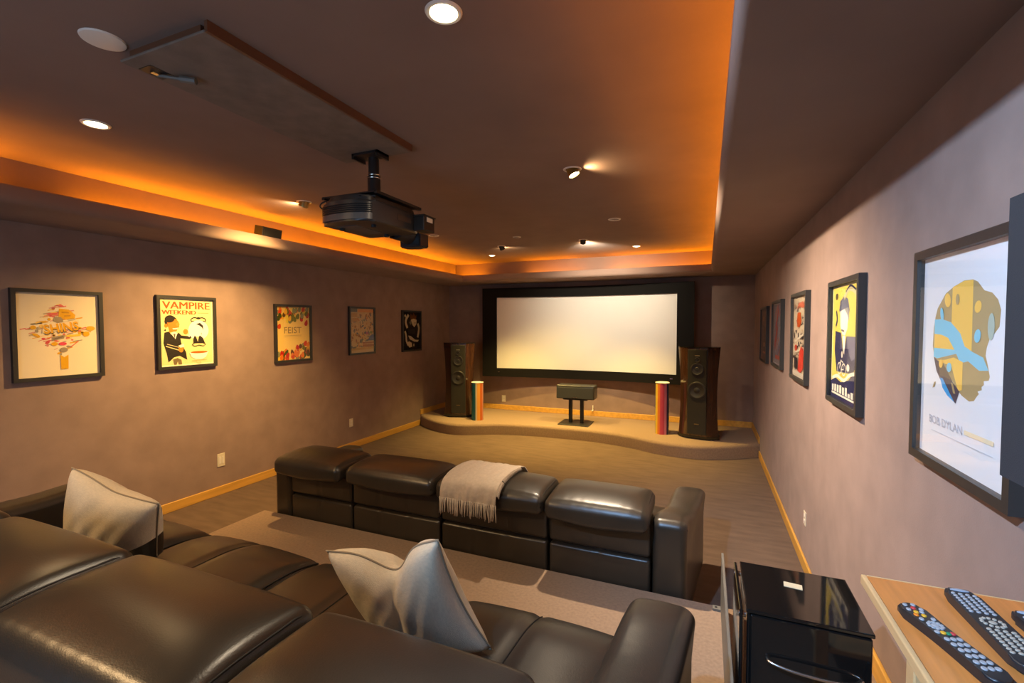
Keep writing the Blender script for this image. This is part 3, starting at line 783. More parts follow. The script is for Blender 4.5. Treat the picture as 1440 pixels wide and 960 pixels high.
# ------------------------------------------------------------------ pillows
def pillow_mesh(size, thick, chop, ear, seed, n=40):
    bm = BM(); rnd = random.Random(seed); ph = rnd.uniform(0, 6)
    G = {}
    for s in (1, -1):
        for i in range(n+1):
            for j in range(n+1):
                u, v = i/n*2-1, j/n*2-1
                border = i in (0, n) or j in (0, n)
                if border and s == -1: G[(s, i, j)] = G[(1, i, j)]; continue
                U = u*(1-ear*(1-v*v)); V = v*(1-ear*(1-u*u))
                tt = thick*(max(0, (1-u*u))*max(0, (1-v*v)))**.42
                tt *= 1-.62*chop*math.exp(-(u/.13)**2)*max(0, v+.9)/1.9
                x, z = U*size/2, V*size/2
                z -= chop*.085*math.exp(-(u/.36)**2)*max(0, v)**1.2
                y = s*tt
                y += .004*math.sin(7*u+5*v+ph)*(1-u*u)*(1-v*v)+.003*math.sin(17*u-9*v+ph)*(1-u*u)*(1-v*v)
                y += .012*math.sin(2.2*u+ph)*v
                G[(s, i, j)] = bm.verts.new((x, y, z))
    for s in (1, -1):
        for i in range(n):
            for j in range(n):
                q = [G[(s, i, j)], G[(s, i+1, j)], G[(s, i+1, j+1)], G[(s, i, j+1)]]
                if s == 1: q = q[::-1]
                if len(set(q)) == 4: bm.faces.new(q)
    border = [G[(1, i, 0)].co.copy() for i in range(n)]+[G[(1, n, j)].co.copy() for j in range(n)]+[G[(1, n-i, n)].co.copy() for i in range(n)]+[G[(1, 0, n-j)].co.copy() for j in range(n)]
    return bm, border
def pillow(label, loc, rot, size, thick, chop, ear, seed, leather=False):
    t = thing('throw_pillow', label, 'pillow', loc)
    t.rotation_euler = rot
    bm, border = pillow_mesh(size, thick, chop, ear, seed)
    Mw = Matrix.Translation(loc) @ Euler(rot).to_matrix().to_4x4(); Mi = Mw.inverted()
    def rest(c):     # the underside settles on the seat cushion
        q = Mw @ c
        if q.z < .775: q.z = .748+(.775-.748)*math.exp(-(.775-q.z)/.05)
        return Mi @ q
    for v in bm.verts: v.co = rest(v.co)
    border = [rest(c) for c in border]
    if leather:
        for co_, no_ in leather:
            bmesh.ops.bisect_plane(bm, geom=bm.verts[:]+bm.edges[:]+bm.faces[:], plane_co=co_, plane_no=no_)
        bm2 = bm.copy()
        sel = lambda f: all((f.calc_center_median()-Vector(c)).dot(Vector(n)) > 0 for c, n in leather)
        bmesh.ops.delete(bm, geom=[f for f in bm.faces if sel(f)], context='FACES')
        bmesh.ops.delete(bm2, geom=[f for f in bm2.faces if not sel(f)], context='FACES')
        obj('leather_corner', bm2, LEATHER, t, smooth='all', label='dark leather corner')
    obj('cover', bm, LINEN, t, smooth='all')
    bm = BM(); tube(bm, border, .0035, 6, closed=True); obj('piping', bm, mat('linen_seam', (.30, .24, .16), rough=.9), t, smooth='all')
    return t
pillow('beige linen pillow with dented top and pointed corners, right of the two', (-.883, 1.24, .925), (R(20.8), R(-14.0), R(-1.3)), .44, .10, 1.0, .12, 1)
pillow('beige linen pillow with a dark leather corner by the left sofa arm', (-2.46, 1.22, .895), (R(14), R(17), R(16)), .46, .115, .12, .05, 5, leather=[((.06, 0, 0), (1, 0, -.10)), ((.215, 0, .04), (.62, 0, -1))])

# ------------------------------------------------------------------ throw over the front sofa
t = thing('throw_blanket', 'oatmeal fringed throw draped over the back of the front sofa', 'blanket', (-1.36, 2.71, .80))
def drape(a, b):
    """a across 0..1, b along: 0 = back hem, 1 = front edge"""
    pts = catmull([(-.135, -.105), (-.140, -.05), (-.122, .005), (-.06, .035), (.06, .046), (.18, .040), (.29, .018), (.36, -.05)], 6)
    f = b*(len(pts)-1); i = min(int(f), len(pts)-2); g = f-i
    y = pts[i][0]+(pts[i+1][0]-pts[i][0])*g; z = pts[i][1]+(pts[i+1][1]-pts[i][1])*g
    x = (-.205+.385*a) + .05*(b-.35)*(1-a) + .03*b*a
    wv = .007*math.sin(a*17+b*3)+.005*math.sin(a*31-b*7)
    if b < .4: y -= abs(wv)*1.3*(1-b/.4)+.004; z += wv*.4*(b/.4)
    else: z += abs(wv)*.5+.002
    return Vector((x, y, z))
bm = BM(); na, nb = 50, 46; V = []
for lay in (0, 1):
    V.append([[bm.verts.new(drape(i/na, j/nb)+Vector((0, .006*lay if j < 15 else 0, -.007*lay if j >= 10 else 0))) for j in range(nb+1)] for i in range(na+1)])
for lay in (0, 1):
    for i in range(na):
        for j in range(nb): bm.faces.new((V[lay][i][j], V[lay][i+1][j], V[lay][i+1][j+1], V[lay][i][j+1]))
for i in range(na):
    for j in (0, nb): bm.faces.new((V[0][i][j], V[0][i+1][j], V[1][i+1][j], V[1][i][j]))
for j in range(nb):
    for i in (0, na): bm.faces.new((V[0][i][j], V[0][i][j+1], V[1][i][j+1], V[1][i][j]))
obj('cloth', bm, THROW, t, smooth='all')
bm = BM(); rnd = random.Random(8)
for k in range(44):
    p = drape(k/43, 0); L = .095+rnd.uniform(-.012, .012); sw = rnd.uniform(-.010, .010)
    tube(bm, [p+Vector((0, 0, .006)), p+Vector((sw*.3, -.002, -L*.35)), p+Vector((sw*.6, .002, -L*.7)), p+Vector((sw, rnd.uniform(-.004, .006), -L))], [.0038, .0034, .0034, .0026], 5)
for k in range(44):
    a = drape(1, .18+.55*k/43)
    tube(bm, [a, a+Vector((.012, .0, -.004)), a+Vector((.02, rnd.uniform(-.004, .004), -.016))], .0028, 5)
tag(obj('fringe', bm, THROW, t, smooth='all'), kind='stuff')

# ------------------------------------------------------------------ projector, pole, ceiling panel
t = thing('ceiling_panel', 'long taupe projector lift panel on the ceiling above the projector', 'ceiling panel', (-1.995, 1.85, 2.90))
bm = BM(); box(bm, -.26, .26, -.66, .655, 0, .011, .003, 1); obj('panel', bm, PANELW, t)
bm = BM(); box(bm, .255, .272, -.655, .65, .002, .045); obj('edge_strip', bm, PANELE, t)
bm = BM(); box(bm, -.22, .22, -.645, .60, .011, .046); obj('backing_frame', bm, PANELE, t)
bm = BM(); box(bm, -.245, -.165, -.60, -.505, -.002, .004); obj('hinge_slot', bm, BLACK, t)
bm = BM(); tube(bm, [(-.215, -.545, -.006), (-.13, -.50, -.018)], .008, 8); tube(bm, [(-.13, -.50, -.018), (-.075, -.47, -.024)], .015, 8); obj('strut', bm, GREYM, t, smooth=40)
bm = BM(); box(bm, -.21, -.19, -.575, -.55, -.012, .0); obj('pin', bm, CHROME, t)

PX, PYY = -1.995, 2.43
t = thing('video_projector', 'black video projector hanging from the ceiling on a pole', 'projector', (PX, PYY, 2.42))
def PZ(z): return z-2.42
bm = BM()
out = [(-.19, .24), (.19, .24), (.208, .20), (.208, -.17), (.19, -.195)]+[(.19*math.cos(math.pi*k/14), -.195-.075*math.sin(math.pi*k/14)) for k in range(1, 14)]+[(-.19, -.195), (-.208, -.17), (-.208, .20)]
prism(bm, out, .0, .125)
es = [e for e in bm.edges if abs(e.verts[0].co.z-e.verts[1].co.z) < 1e-6]
bmesh.ops.bevel(bm, geom=es, offset=.014, segments=3, affect='EDGES', profile=.5)
obj('body', bm, PROJ, t, smooth=45)
bm = BM(); prism(bm, [(x*.93, y*.92) for x, y in out], .125, .158); bmesh.ops.bevel(bm, geom=[e for e in bm.edges if min(e.verts[0].co.z, e.verts[1].co.z) > .15], offset=.012, segments=2, affect='EDGES'); obj('top_cover', bm, BLACK, t, smooth=45)
bm = BM()
arc = [(.192*math.cos(math.pi*k/20)*.99, -.2-.075*math.sin(math.pi*k/20)) for k in range(1, 20)]
for z in (.055, .066, .077, .088, .099): tube(bm, [(x, y-.002, z) for x, y in arc], .0032, 5)
obj('vent_slats', bm, BLACK, t)
bm = BM()
lo = [bm.verts.new((x, y-.003, .010)) for x, y in arc]; hi = [bm.verts.new((x, y-.003, .046)) for x, y in arc]
for k in range(len(arc)-1): bm.faces.new((lo[k], lo[k+1], hi[k+1], hi[k]))
obj('rear_band', bm, PROJ2, t, smooth=60, label='slate grey rear band')
bm = BM(); box(bm, .206, .2105, .0, .14, .05, .085); obj('side_vent', bm, mat('side_vent_bronze', (.06, .04, .03), rough=.5), t)
for x, y in ((-.12, -.12), (.12, -.12), (0, .16)):
    bm = BM(); cyl(bm, (x, y, -.008), .016, .018, seg=14); obj('foot', bm, BLACK, t)
bm = BM(); box(bm, -.13, .02, -.16, .10, -.003, .003, .001, 1); obj('lamp_door', bm, PROJ2, t)
bm = BM(); box(bm, -.20, .20, -.20, .26, PZ(2.592), PZ(2.600), .001, 1); box(bm, -.21, -.19, -.2, .26, PZ(2.584), PZ(2.600)); box(bm, .19, .21, -.2, .26, PZ(2.584), PZ(2.600))
for x, y in ((-.15, -.12), (.15, -.12), (.15, .16), (-.15, .16)): cyl(bm, (x, y, PZ(2.585)), .008, .03, seg=8)
obj('mount_tray', bm, BLACK, t)
bm = BM(); cyl(bm, (0, .036, PZ(2.68)), .041, .17, seg=24); cyl(bm, (0, .036, PZ(2.83)), .034, .14, seg=24); obj('pole', bm, mat('black_pole', (.02, .018, .018), rough=.35), t, smooth=40)
for z in (2.757, 2.775):
    bm = BM(); lathe(bm, [(.041, -.004), (.0425, 0), (.041, .004)], 24, (0, .036, PZ(z))); obj('collar', bm, CHROME, t, smooth=40)
bm = BM(); box(bm, -.10, .10, -.055, .06, PZ(2.884), PZ(2.8985)); box(bm, -.10, -.085, -.055, .06, PZ(2.865), PZ(2.8985)); box(bm, .085, .10, -.055, .06, PZ(2.865), PZ(2.8985)); obj('ceiling_bracket', bm, BLACK, t)
bm = BM(); box(bm, .205, .29, .17, .30, .012, .108, .006, 2); obj('lens_motor', bm, BLACK, t)
bm = BM(); box(bm, .20, .295, .165, .305, .105, .113); obj('motor_cap', bm, PROJ, t)
bm = BM(); box(bm, .291, .2925, .20, .27, .07, .10); obj('sticker', bm, WHITEP, t, label='white sticker')
bm = BM(); M = Matrix.Translation((.03, .30, .035)) @ Matrix.Rotation(R(-90), 4, 'X'); lathe(bm, [(0, -.08), (.055, -.08), (.06, -.06), (.06, .03), (.072, .05), (.072, .10), (.06, .105), (.05, .085), (0, .08)], 24, M=M); obj('lens', bm, BLACK, t, smooth=40)
bm = BM(); prism(bm, [(-.04, .36), (.13, .36), (.14, .46), (.05, .49), (-.05, .46)], -.055, .04); bmesh.ops.bevel(bm, geom=list(bm.edges), offset=.008, segments=2, affect='EDGES'); obj('anamorphic_lens', bm, PROJ, t, smooth=40)
bm = BM(); box(bm, -.02, .02, .22, .40, -.012, .004); obj('lens_sled', bm, BLACK, t)
bm = BM(); tube(bm, catmull([(-.10, -.13, .175), (-.19, -.19, .155), (-.225, -.20, .13), (-.215, -.18, .11), (-.18, -.16, .125)], 6), .004, 6); obj('cable', bm, BLACK, t, smooth='all')

# ------------------------------------------------------------------ small box in the cove
t = thing('cove_speaker', 'small dark box tilted on the left cove ledge above the left wall', 'speaker box', (-4.16, 3.46, LIP))
bm = BM(); box(bm, -.06, .06, -.115, .115, .0, .095, .006, 2); o = obj('cabinet_body', bm, BLACK, t, rot=(0, R(12), 0))
bm = BM(); box(bm, .06, .066, -.105, .105, .006, .088, .002, 1); obj('grille', bm, GRILL, t, rot=(0, R(12), 0))
t.location.z = LIP-.01+.02
t.location.x = -4.15

# ------------------------------------------------------------------ wall speaker at the right
t = thing('surround_speaker', 'charcoal surround speaker on the right wall beside the head profile poster', 'loudspeaker', (XR+.001, .955, 1.785), R(-90))
bm = BM(); prism(bm, [(-.27, 0), (-.275, -.13), (-.26, -.148), (.26, -.148), (.275, -.13), (.27, 0)], -.277, .277); bmesh.ops.bevel(bm, geom=[e for e in bm.edges], offset=.005, segments=2, affect='EDGES'); obj('cabinet_body', bm, BLACK, t, smooth=30)
bm = BM(); prism(bm, [(-.268, -.1485), (-.262, -.158), (.262, -.158), (.268, -.1485)], -.272, .272); obj('grille', bm, SPKGREY, t)

# ------------------------------------------------------------------ black cabinet beside the rear sofa
CX0, CX1, CY0, CY1, CZ = .132, .472, 1.640, 1.965, .90
t = thing('gloss_cabinet', 'black glossy cabinet with a curved steel handle right of the rear sofa', 'cabinet', ((CX0+CX1)/2, (CY0+CY1)/2, ZRI))
ox, oy = (CX0+CX1)/2, (CY0+CY1)/2
bm = BM(); box(bm, CX0-ox+.004, CX1-ox-.004, CY0-oy+.02, CY1-oy-.004, .02, CZ-ZRI-.012, .004, 1); obj('body', bm, GLOSS, t)
bm = BM(); box(bm, CX0-ox, CX1-ox, CY0-oy-.002, CY1-oy, CZ-ZRI-.012, CZ-ZRI, .003, 2); obj('top', bm, GLOSS, t)
bm = BM(); box(bm, CX0-ox+.012, CX1-ox-.006, CY0-oy-.002, CY0-oy+.018, .03, CZ-ZRI-.016, .004, 2); d = obj('door', bm, GLOSS, t)
bm = BM()
hp = catmull([(-.108, -.004, .458), (-.10, -.020, .456), (-.04, -.032, .452), (.05, -.034, .450), (.115, -.026, .452), (.14, -.004, .456)], 6)
tube(bm, [(x, CY0-oy+y, z) for x, y, z in hp], .0075, 8, flat=.7); obj('handle', bm, CHROME, d, smooth='all', label='curved steel handle')
bm = BM(); box(bm, CX0-ox-.020, CX0-ox-.010, CY0-oy+.0, CY1-oy, .01, CZ-ZRI-.006, .002, 1); obj('side_panel', bm, GLOSS, t)
for y in (CY0-oy+.02, CY1-oy-.04):
    for z in (CZ-ZRI-.03, .06):
        bm = BM(); cyl(bm, (CX0-ox-.010, y, z), .009, .022, 'X', 12); obj('standoff', bm, CHROME, t, smooth=40)
for x, y in ((-.14, -.13), (.14, -.13), (-.14, .13), (.14, .13)):
    bm = BM(); cyl(bm, (x, y, .01), .02, .022, seg=12); obj('foot', bm, BLACK, t)
bm = BM(); box(bm, -.028, .028, -.017, .017, 0, .0012)
tag(obj('paper_note', bm, mat('cream_paper', (.62, .54, .36), rough=.8), loc=(.292, 1.845, CZ+.0004), rot=(0, 0, R(-6))), 'small cream paper note lying on the glossy cabinet top', 'note')
t = thing('equipment_rack', 'grey metal rack side standing on the riser behind the glossy cabinet', 'equipment rack', (.097, 2.33, ZRI))
bm = BM(); box(bm, -.006, .006, -.70, .33, .0, .305, .002, 1); obj('side_panel', bm, GREYM, t, rot=(0, 0, 0))
bm = BM(); box(bm, -.045, .006, .30, .335, .0, .012); obj('floor_bracket', bm, GREYM, t)
bm = BM(); cyl(bm, (-.028, .318, .0125), .006, .003, seg=12); obj('bolt', bm, BLACK, t)
# cable coil on the low floor
bm = BM()
for k in range(3):
    tube(bm, [(.11*math.cos(2*math.pi*i/28)*(1+.06*k), .10*math.sin(2*math.pi*i/28)*(1-.05*k), .012+.012*k+.03*max(0, math.sin(2*math.pi*i/28+k))) for i in range(28)], .006, 6, closed=True)
tag(obj('cable_coil', bm, BLACK, loc=(.06, 3.02, .0), smooth='all'), 'black cable coil on the floor at the right end of the front sofa', 'cable')

# ------------------------------------------------------------------ side table with remotes
TZ = 1.18
TX0, TX1, TY0, TY1 = .370, XR-.004, .35, 1.408
t = thing('side_table', 'wooden side table with a cherry top and pale edge against the right wall', 'table', ((TX0+TX1)/2, (TY0+TY1)/2, ZRI))
ox, oy = (TX0+TX1)/2, (TY0+TY1)/2; tz = TZ-ZRI
bm = BM(); box(bm, TX0-ox+.012, TX1-ox, TY0-oy+.006, TY1-oy-.006, tz-.022, tz); obj('top', bm, TABLE, t)
bm = BM()
box(bm, TX0-ox, TX0-ox+.012, TY0-oy, TY1-oy, tz-.024, tz+.0006, .003, 2); box(bm, TX0-ox+.012, TX1-ox, TY1-oy-.006, TY1-oy, tz-.024, tz+.0006, .002, 1); box(bm, TX0-ox+.012, TX1-ox, TY0-oy, TY0-oy+.006, tz-.024, tz+.0006, .002, 1)
obj('edge_trim', bm, MAPLE, t)
for x, y in ((TX0-ox+.035, .30), (TX1-ox-.05, .30), (TX0-ox+.035, -.40), (TX1-ox-.05, -.40)):
    bm = BM(); box(bm, x, x+.042, y, y+.042, 0, tz-.024, .003, 1); obj('leg', bm, MAPLE, t)
bm = BM(); box(bm, TX0-ox+.04, TX1-ox-.01, -.395, .335, .26, .28, .002, 1); obj('shelf', bm, MAPLE, t)

BTN = mat('pale_rubber', (.36, .37, .39), rough=.5); BTNC = mat('tan_rubber', (.42, .38, .31), rough=.5)
def cbtn(c): return mat('button_%d_%d_%d' % c, srgb(*c)[:3], rough=.5)
def remote(p0, p1, width, waist, layout, body, label):
    """p0 = far end, p1 = near end, on the table"""
    a, b = Vector(p0), Vector(p1); d = b-a; L = d.length; ang = math.atan2(d.y, d.x)
    t = thing('remote_control', label, 'remote control', (a.x, a.y, TZ+.0008), ang)
    prof_r = []
    n = 24
    for k in range(n+1):
        s = k/n; w = width/2*(1-waist*math.sin(math.pi*s)**2+.0)
        e = min(s, 1-s)*L; r = width*.42
        if e < r: w *= math.sqrt(max(.02, 1-((r-e)/r)**2*(.55 if not waist else .9)))
        prof_r.append((s*L, w))
    pts = [(x, -w) for x, w in prof_r]+[(x, w) for x, w in reversed(prof_r)]
    bm = BM(); prism(bm, pts, 0, .020)
    es = [e for e in bm.edges if abs(e.verts[0].co.z-e.verts[1].co.z) < 1e-6]
    bmesh.ops.bevel(bm, geom=es, offset=.005, segments=3, affect='EDGES'); obj('body', bm, body, t, smooth=50)
    cache = {}
    for (s, o, rx, ry, m) in layout:
        key = (round(rx, 4), round(ry, 4), m.name)
        if key not in cache:
            bm = BM(); lathe(bm, [(1, 0), (1, .6), (.8, 1), (0, 1)], 14)
            for v in bm.verts: v.co = Vector((v.co.x*rx*.85, v.co.y*ry*.85, v.co.z*.0028))
            o1 = obj('button', bm, m, t, smooth=40); cache[key] = o1
        else:
            o1 = cache[key].copy(); COL.objects.link(o1); o1.parent = t
        o1.location = (s*L, o*width/2, .0195)
    return t
lay = []
G1, OG, GR, RD, YL = BTN, cbtn((230, 130, 30)), cbtn((20, 130, 90)), cbtn((200, 60, 60)), cbtn((225, 170, 40))
for (s, o, c) in ((.06, -.35, G1), (.06, .35, G1), (.11, 0, RD), (.13, -.55, G1), (.13, .55, G1), (.17, -.2, YL), (.17, .3, G1), (.21, -.5, OG), (.22, .1, YL), (.27, .5, G1), (.27, -.5, G1)): lay.append((s, o, .006, .005, c))
for k in range(10): lay.append((.355+.045*math.sin(k*.628), .48*math.cos(k*.628), .0045, .0045, BTN))
lay.append((.355, 0, .008, .008, BTN))
for (s, o, c) in ((.44, -.55, BTN), (.45, -.15, YL), (.46, .2, GR), (.46, .55, RD)): lay.append((s, o, .006, .0055, c))
for r_ in range(6):
    for o in (-.5, 0, .5): lay.append((.53+r_*.065, o, .0062, .0058, BTN))
remote((.412, 1.262), (.486, 1.035), .046, .18, lay, mat('remote_black', (.016, .017, .02), rough=.3), 'black peanut-shaped remote with coloured buttons, nearest the table edge')
lay = [(.05, 0, .006, .021, mat('remote_display', (.35, .40, .48), rough=.2))]
for r_ in range(8):
    for o in (-.66, -.22, .22, .66): lay.append((.115+r_*.037, o, .0042, .0048, BTN))
for k in range(12): lay.append((.50+.055*math.sin(k*.5236), .60*math.cos(k*.5236), .0042, .0042, BTNC))
lay.append((.50, 0, .007, .008, BTNC))
for r_ in range(8):
    for o in (-.66, -.22, .22, .66): lay.append((.60+r_*.037, o, .0042, .0050, BTNC))
remote((.545, 1.375), (.556, 1.100), .058, 0, lay, mat('remote_charcoal', (.020, .022, .026), rough=.4), 'long straight dark remote with rows of pale buttons, in the middle of the table')
lay = [(.06, 0, .007, .018, MATS['remote_display'])]
for r_ in range(9):
    for o in (-.5, 0, .5): lay.append((.16+r_*.075, o, .0045, .005, BTN))
remote((.632, 1.318), (.650, 1.12), .050, 0, lay, MATS['remote_charcoal'], 'dark remote at the right edge of the photo, beside the wall on the table')
bm = BM(); tube(bm, catmull([(.44, 1.46, ZRI+.01), (.47, 1.50, ZRI+.2), (.50, 1.48, ZRI+.42), (.53, 1.52, ZRI+.25), (.60, 1.50, ZRI+.02)], 8), .005, 6)
tag(obj('power_cable', bm, BLACK, smooth='all'), 'black power cable hanging between the cabinet and the side table', 'cable')

# ------------------------------------------------------------------ downlights
def downlight(x, y, lit, label, tilt=None, r=.062, group=None):
    t = thing('recessed_downlight', label, 'ceiling light', (x, y, ZC), 0, group)
    bm = BM(); lathe(bm, [(r*.80, -.001), (r*.84, -.006), (r*1.0, -.007), (r*1.08, -.003), (r*1.10, 0)], 32); obj('trim_ring', bm, WHITEP, t, smooth=40)
    if tilt is None:
        bm = BM(); lathe(bm, [(0, -.0015), (r*.80, -.0015)], 32); obj('reflector', bm, EMW if lit else mat('dull_reflector', (.20, .16, .12), rough=.4), t)
        bm = BM(); lathe(bm, [(0, -.012), (r*.25, -.010), (r*.36, -.003), (r*.38, -.001)], 20); obj('bulb', bm, EMB if lit else mat('dull_bulb', (.3, .25, .2), rough=.3), t, smooth=60)
    else:
        rz, ang = tilt
        M = Matrix.Translation((0, 0, -.012)) @ Matrix.Rotation(rz, 4, 'Z') @ Matrix.Rotation(ang, 4, 'Y') @ Matrix.Rotation(math.pi, 4, 'X')
        bm = BM(); lathe(bm, [(0, -.035), (r*.5, -.035), (r*.66, -.01), (r*.70, .035), (r*.62, .035), (r*.60, .028)], 28, M=M); obj('gimbal', bm, FRAME if r < .06 else BRASS, t, smooth=40)
        bm = BM(); lathe(bm, [(0, .029), (r*.60, .027)], 28, M=M); obj('bulb', bm, EMB, t)
    return t
def spot(name, loc, power, col, size=100, blend=.7, target=None, rad=.03):
    L = bpy.data.lights.new(name, 'SPOT'); L.energy = power; L.color = col; L.spot_size = R(size); L.spot_blend = blend; L.shadow_soft_size = rad
    o = bpy.data.objects.new(name, L); link(o); o.location = loc
    d = (Vector(target)-Vector(loc)) if target else Vector((0, 0, -1))
    o.rotation_euler = d.to_track_quat('-Z', 'Y').to_euler()
    return o
WARM3 = (1, .68, .20); WARM = (1, .64, .30); WARM2 = (1, .62, .22); NEUT = (1, .80, .60)
downlight(-.893, 1.50, True, 'lit recessed downlight nearest the camera, at the top of the photo')
downlight(-.914, 3.34, True, 'lit gimbal downlight aimed at the right wall, second in the right ceiling row', tilt=(0, R(-24)))
downlight(-.923, 5.08, False, 'unlit recessed downlight in the right ceiling row, third from the camera')
downlight(-.94, 6.93, True, 'lit recessed downlight close to the right front corner of the tray ceiling', r=.055)
downlight(-3.19, 1.555, True, 'lit recessed downlight nearest the camera in the left ceiling row')
downlight(-3.436, 3.26, True, 'lit gimbal downlight on the left aimed at the left wall, behind the projector', tilt=(math.pi, R(-24)))
downlight(-3.205, 5.11, False, 'unlit recessed downlight beyond the projector in the left ceiling row')
downlight(-3.243, 6.93, True, 'lit recessed downlight close to the left front corner of the tray ceiling', r=.055)
downlight(-2.27, 5.61, False, 'small unlit recessed downlight in the middle of the ceiling before the screen', r=.05)
downlight(-1.53, 6.14, True, 'small black gimbal spotlight aimed at the screen, right of the pair', tilt=(R(-80), R(40)), r=.055)
downlight(-2.74, 6.18, True, 'small black gimbal spotlight aimed at the screen, left of the pair', tilt=(R(-100), R(40)), r=.055)
t = thing('ceiling_cover', 'blank cream round cover on the ceiling near the left of the projector panel', 'ceiling cover', (-2.225, 1.118, ZC))
bm = BM(); lathe(bm, [(0, -.010), (.060, -.009), (.072, -.006), (.075, 0)], 36); obj('disc', bm, mat('pale_cover', (.86, .80, .70), rough=.5), t, smooth=40)

def pw(k): return k
spot('lamp', (-.893, 1.50, ZC-.02), 70, (1, .80, .56), 160, .5)
spot('lamp', (-.914+.02, 3.34, ZC-.055), 520, (1, .79, .56), 118, 1, (.45, 3.75, .55))
spot('lamp', (-3.19, 1.555, ZC-.02), 22, WARM, 150, .7)
spot('lamp', (-3.436-.02, 3.26, ZC-.055), 460, WARM2, 104, 1, (-4.70, 3.03, .65))
spot('lamp', (-.94, 6.93, ZC-.02), 560, WARM3, 82, .9, (-1.15, 6.85, 0))
spot('lamp', (-3.243, 6.93, ZC-.02), 480, WARM3, 82, .9, (-3.1, 6.85, 0))
spot('lamp', (-1.53, 6.14+.04, ZC-.06), 190, (1, .88, .68), 100, 1, (-1.50, 7.95, 2.15))
spot('lamp', (-2.74, 6.18+.04, ZC-.06), 330, WARM3, 95, 1, (-2.45, 7.05, .2))
spot('lamp', (-.90, -.3, ZC-.03), 470, (.34, .60, 1), 72, .9, (.70, 1.75, 1.3))
spot('lamp', (-3.19, -.3, ZC-.02), 180, WARM, 95, .9, (-1.9, .9, .9))  # unseen lamp continuing the left row, added to warm the pillows
# light that leaks sideways from the tilted lamps onto the ceiling beside them
spot('lamp', (-.914+.075, 3.34, ZC-.035), 9, WARM, 150, .8, (.2, 3.34, ZC-.2), .02)
spot('lamp', (-3.436-.075, 3.26, ZC-.035), 9, WARM, 150, .8, (-4.6, 3.2, ZC-.2), .02)
for x in (-1.53, -2.74): spot('lamp', (x, 6.14+.09, ZC-.03), 7, WARM, 160, .8, (x, 7.4, ZC-.15), .02)

# cove LED runs: lamps with the amber tape they sit on, hidden behind the lips
AMB = (1, .31, .004)
def cove(p, q, power, tilt=(0, 0)):
    p, q = Vector(p), Vector(q); L = (q-p).length; c = (p+q)/2
    la = bpy.data.lights.new('cove_lamp', 'AREA'); la.shape = 'RECTANGLE'; la.size = L; la.size_y = .11; la.energy = power*L; la.color = AMB
    o = bpy.data.objects.new('cove_lamp', la); link(o); o.location = c+Vector((0, 0, .012))
    d = (q-p).normalized()
    # local X along the run, local -Z up
    z = -Vector((tilt[0], tilt[1], 1)).normalized(); y = z.cross(d).normalized()
    o.rotation_euler = Matrix((d, y, z)).transposed().to_euler()
    bm = BM(); v = d.cross(Vector((0, 0, 1)))*.006
    vs = [bm.verts.new(a) for a in (p+v-c, q+v-c, q-v-c, p-v-c)]; f = bm.faces.new(vs)
    r = bmesh.ops.extrude_face_region(bm, geom=[f]); bmesh.ops.translate(bm, verts=[g for g in r['geom'] if isinstance(g, bmesh.types.BMVert)], vec=(0, 0, .004))
    return tag(obj('cove_led_strip', bm, EMO, loc=c), kind='structure')
zc = ZS+.022
XA = UXL+.07; YA = UYF-.07; XB = UXR-.07
cove((XA, CYR, zc), (XA, 1.48, zc), 17, (.45, 0)); cove((XA, 2.0, zc), (XA, 7.35, zc), 17, (.45, 0))
cove((UXL+.1, YA, zc), (-3.75, YA, zc), 14, (0, -.45)); cove((-2.95, YA, zc), (-1.9, YA, zc), 11, (0, -.45)); cove((-1.5, YA, zc), (UXR-.1, YA, zc), 12, (0, -.45))
cove((XB, CYR, zc), (XB, 7.55, zc), 9, (-.45, 0))

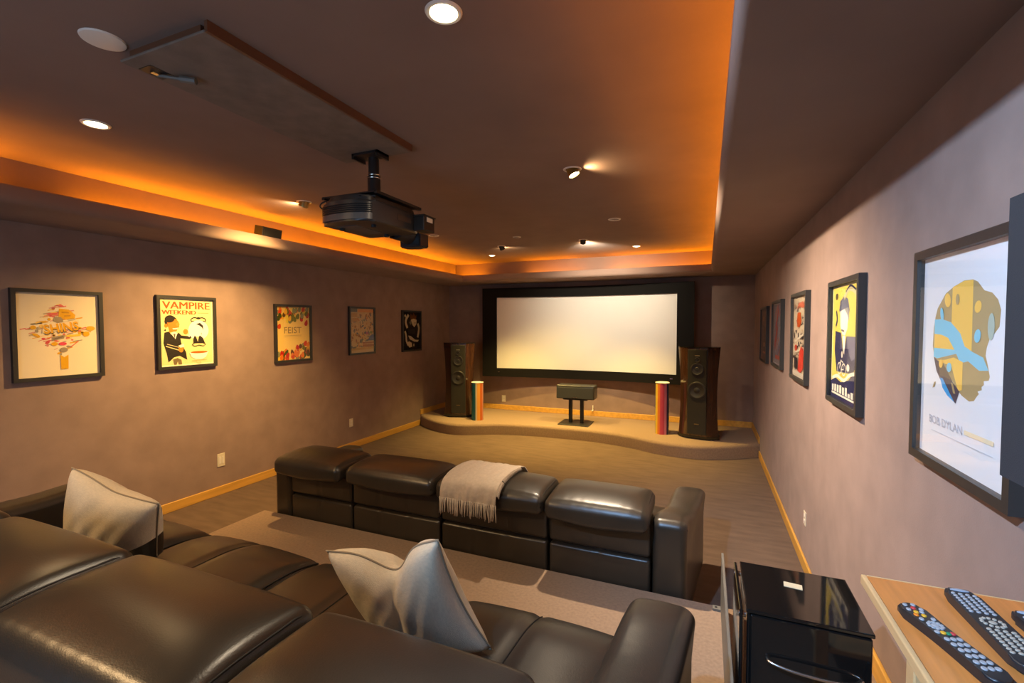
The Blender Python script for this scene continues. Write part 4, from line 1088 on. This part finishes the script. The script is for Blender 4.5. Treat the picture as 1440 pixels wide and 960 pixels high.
# daylight from the doorway behind the camera
la = bpy.data.lights.new('daylight', 'AREA'); la.shape = 'RECTANGLE'; la.size = DX1-DX0; la.size_y = DZ-ZRI; la.energy = 38; la.color = (.48, .70, 1)
o = bpy.data.objects.new('daylight', la); link(o); o.location = ((DX0+DX1)/2, YR-.05, (DZ+ZRI)/2); o.rotation_euler = (R(90), 0, 0)

w = bpy.data.worlds.new('World'); SC.world = w; w.use_nodes = True
w.node_tree.nodes['Background'].inputs[0].default_value = (.9, .85, .8, 1); w.node_tree.nodes['Background'].inputs[1].default_value = .05

# ------------------------------------------------------------------ camera
f, yaw, pit, rol = 653.5926, .3951, .0360, -.0009
cy, sn = math.cos(yaw), math.sin(yaw)
Rv, Fv, Uv = Vector((cy, sn, 0)), Vector((-sn, cy, 0)), Vector((0, 0, 1))
F2 = Fv*math.cos(pit)-Uv*math.sin(pit); U2 = Uv*math.cos(pit)+Fv*math.sin(pit)
R3 = Rv*math.cos(rol)+U2*math.sin(rol); U3 = U2*math.cos(rol)-Rv*math.sin(rol)
cam = bpy.data.cameras.new('Camera'); cam.sensor_width = 36; cam.lens = f*36/1440; cam.clip_start = .02
co = bpy.data.objects.new('Camera', cam); link(co)
M = Matrix((R3, U3, -F2)).transposed().to_4x4(); M.translation = (0, 0, 1.8119); co.matrix_world = M
SC.camera = co

GROUPS = {'picture_frame': 'framed posters on the side walls', 'recessed_downlight': 'small lights set into the tray ceiling', 'tower_speaker': 'tower speakers on the stage',
          'striped_cylinder': 'striped cylinders on the stage', 'wall_outlet': 'cream wall plates and outlets', 'recliner_sofa': 'leather recliner sofas',
          'throw_pillow': 'linen pillows on the rear sofa', 'remote_control': 'remotes on the side table'}
for o in SC.objects:
    if o.parent is None and o.get('label') and o.name.split('.')[0] in GROUPS: o['group'] = GROUPS[o.name.split('.')[0]]

vs = SC.view_settings
vs.view_transform = 'Standard'; vs.look = 'None'; vs.gamma = 1; vs.use_curve_mapping = False; vs.exposure = 0
SC.cycles.max_bounces = 8; SC.cycles.diffuse_bounces = 5; SC.cycles.transparent_max_bounces = 8
try: SC.cycles.use_denoising = True
except Exception: pass
SC.cycles.sample_clamp_indirect = 6
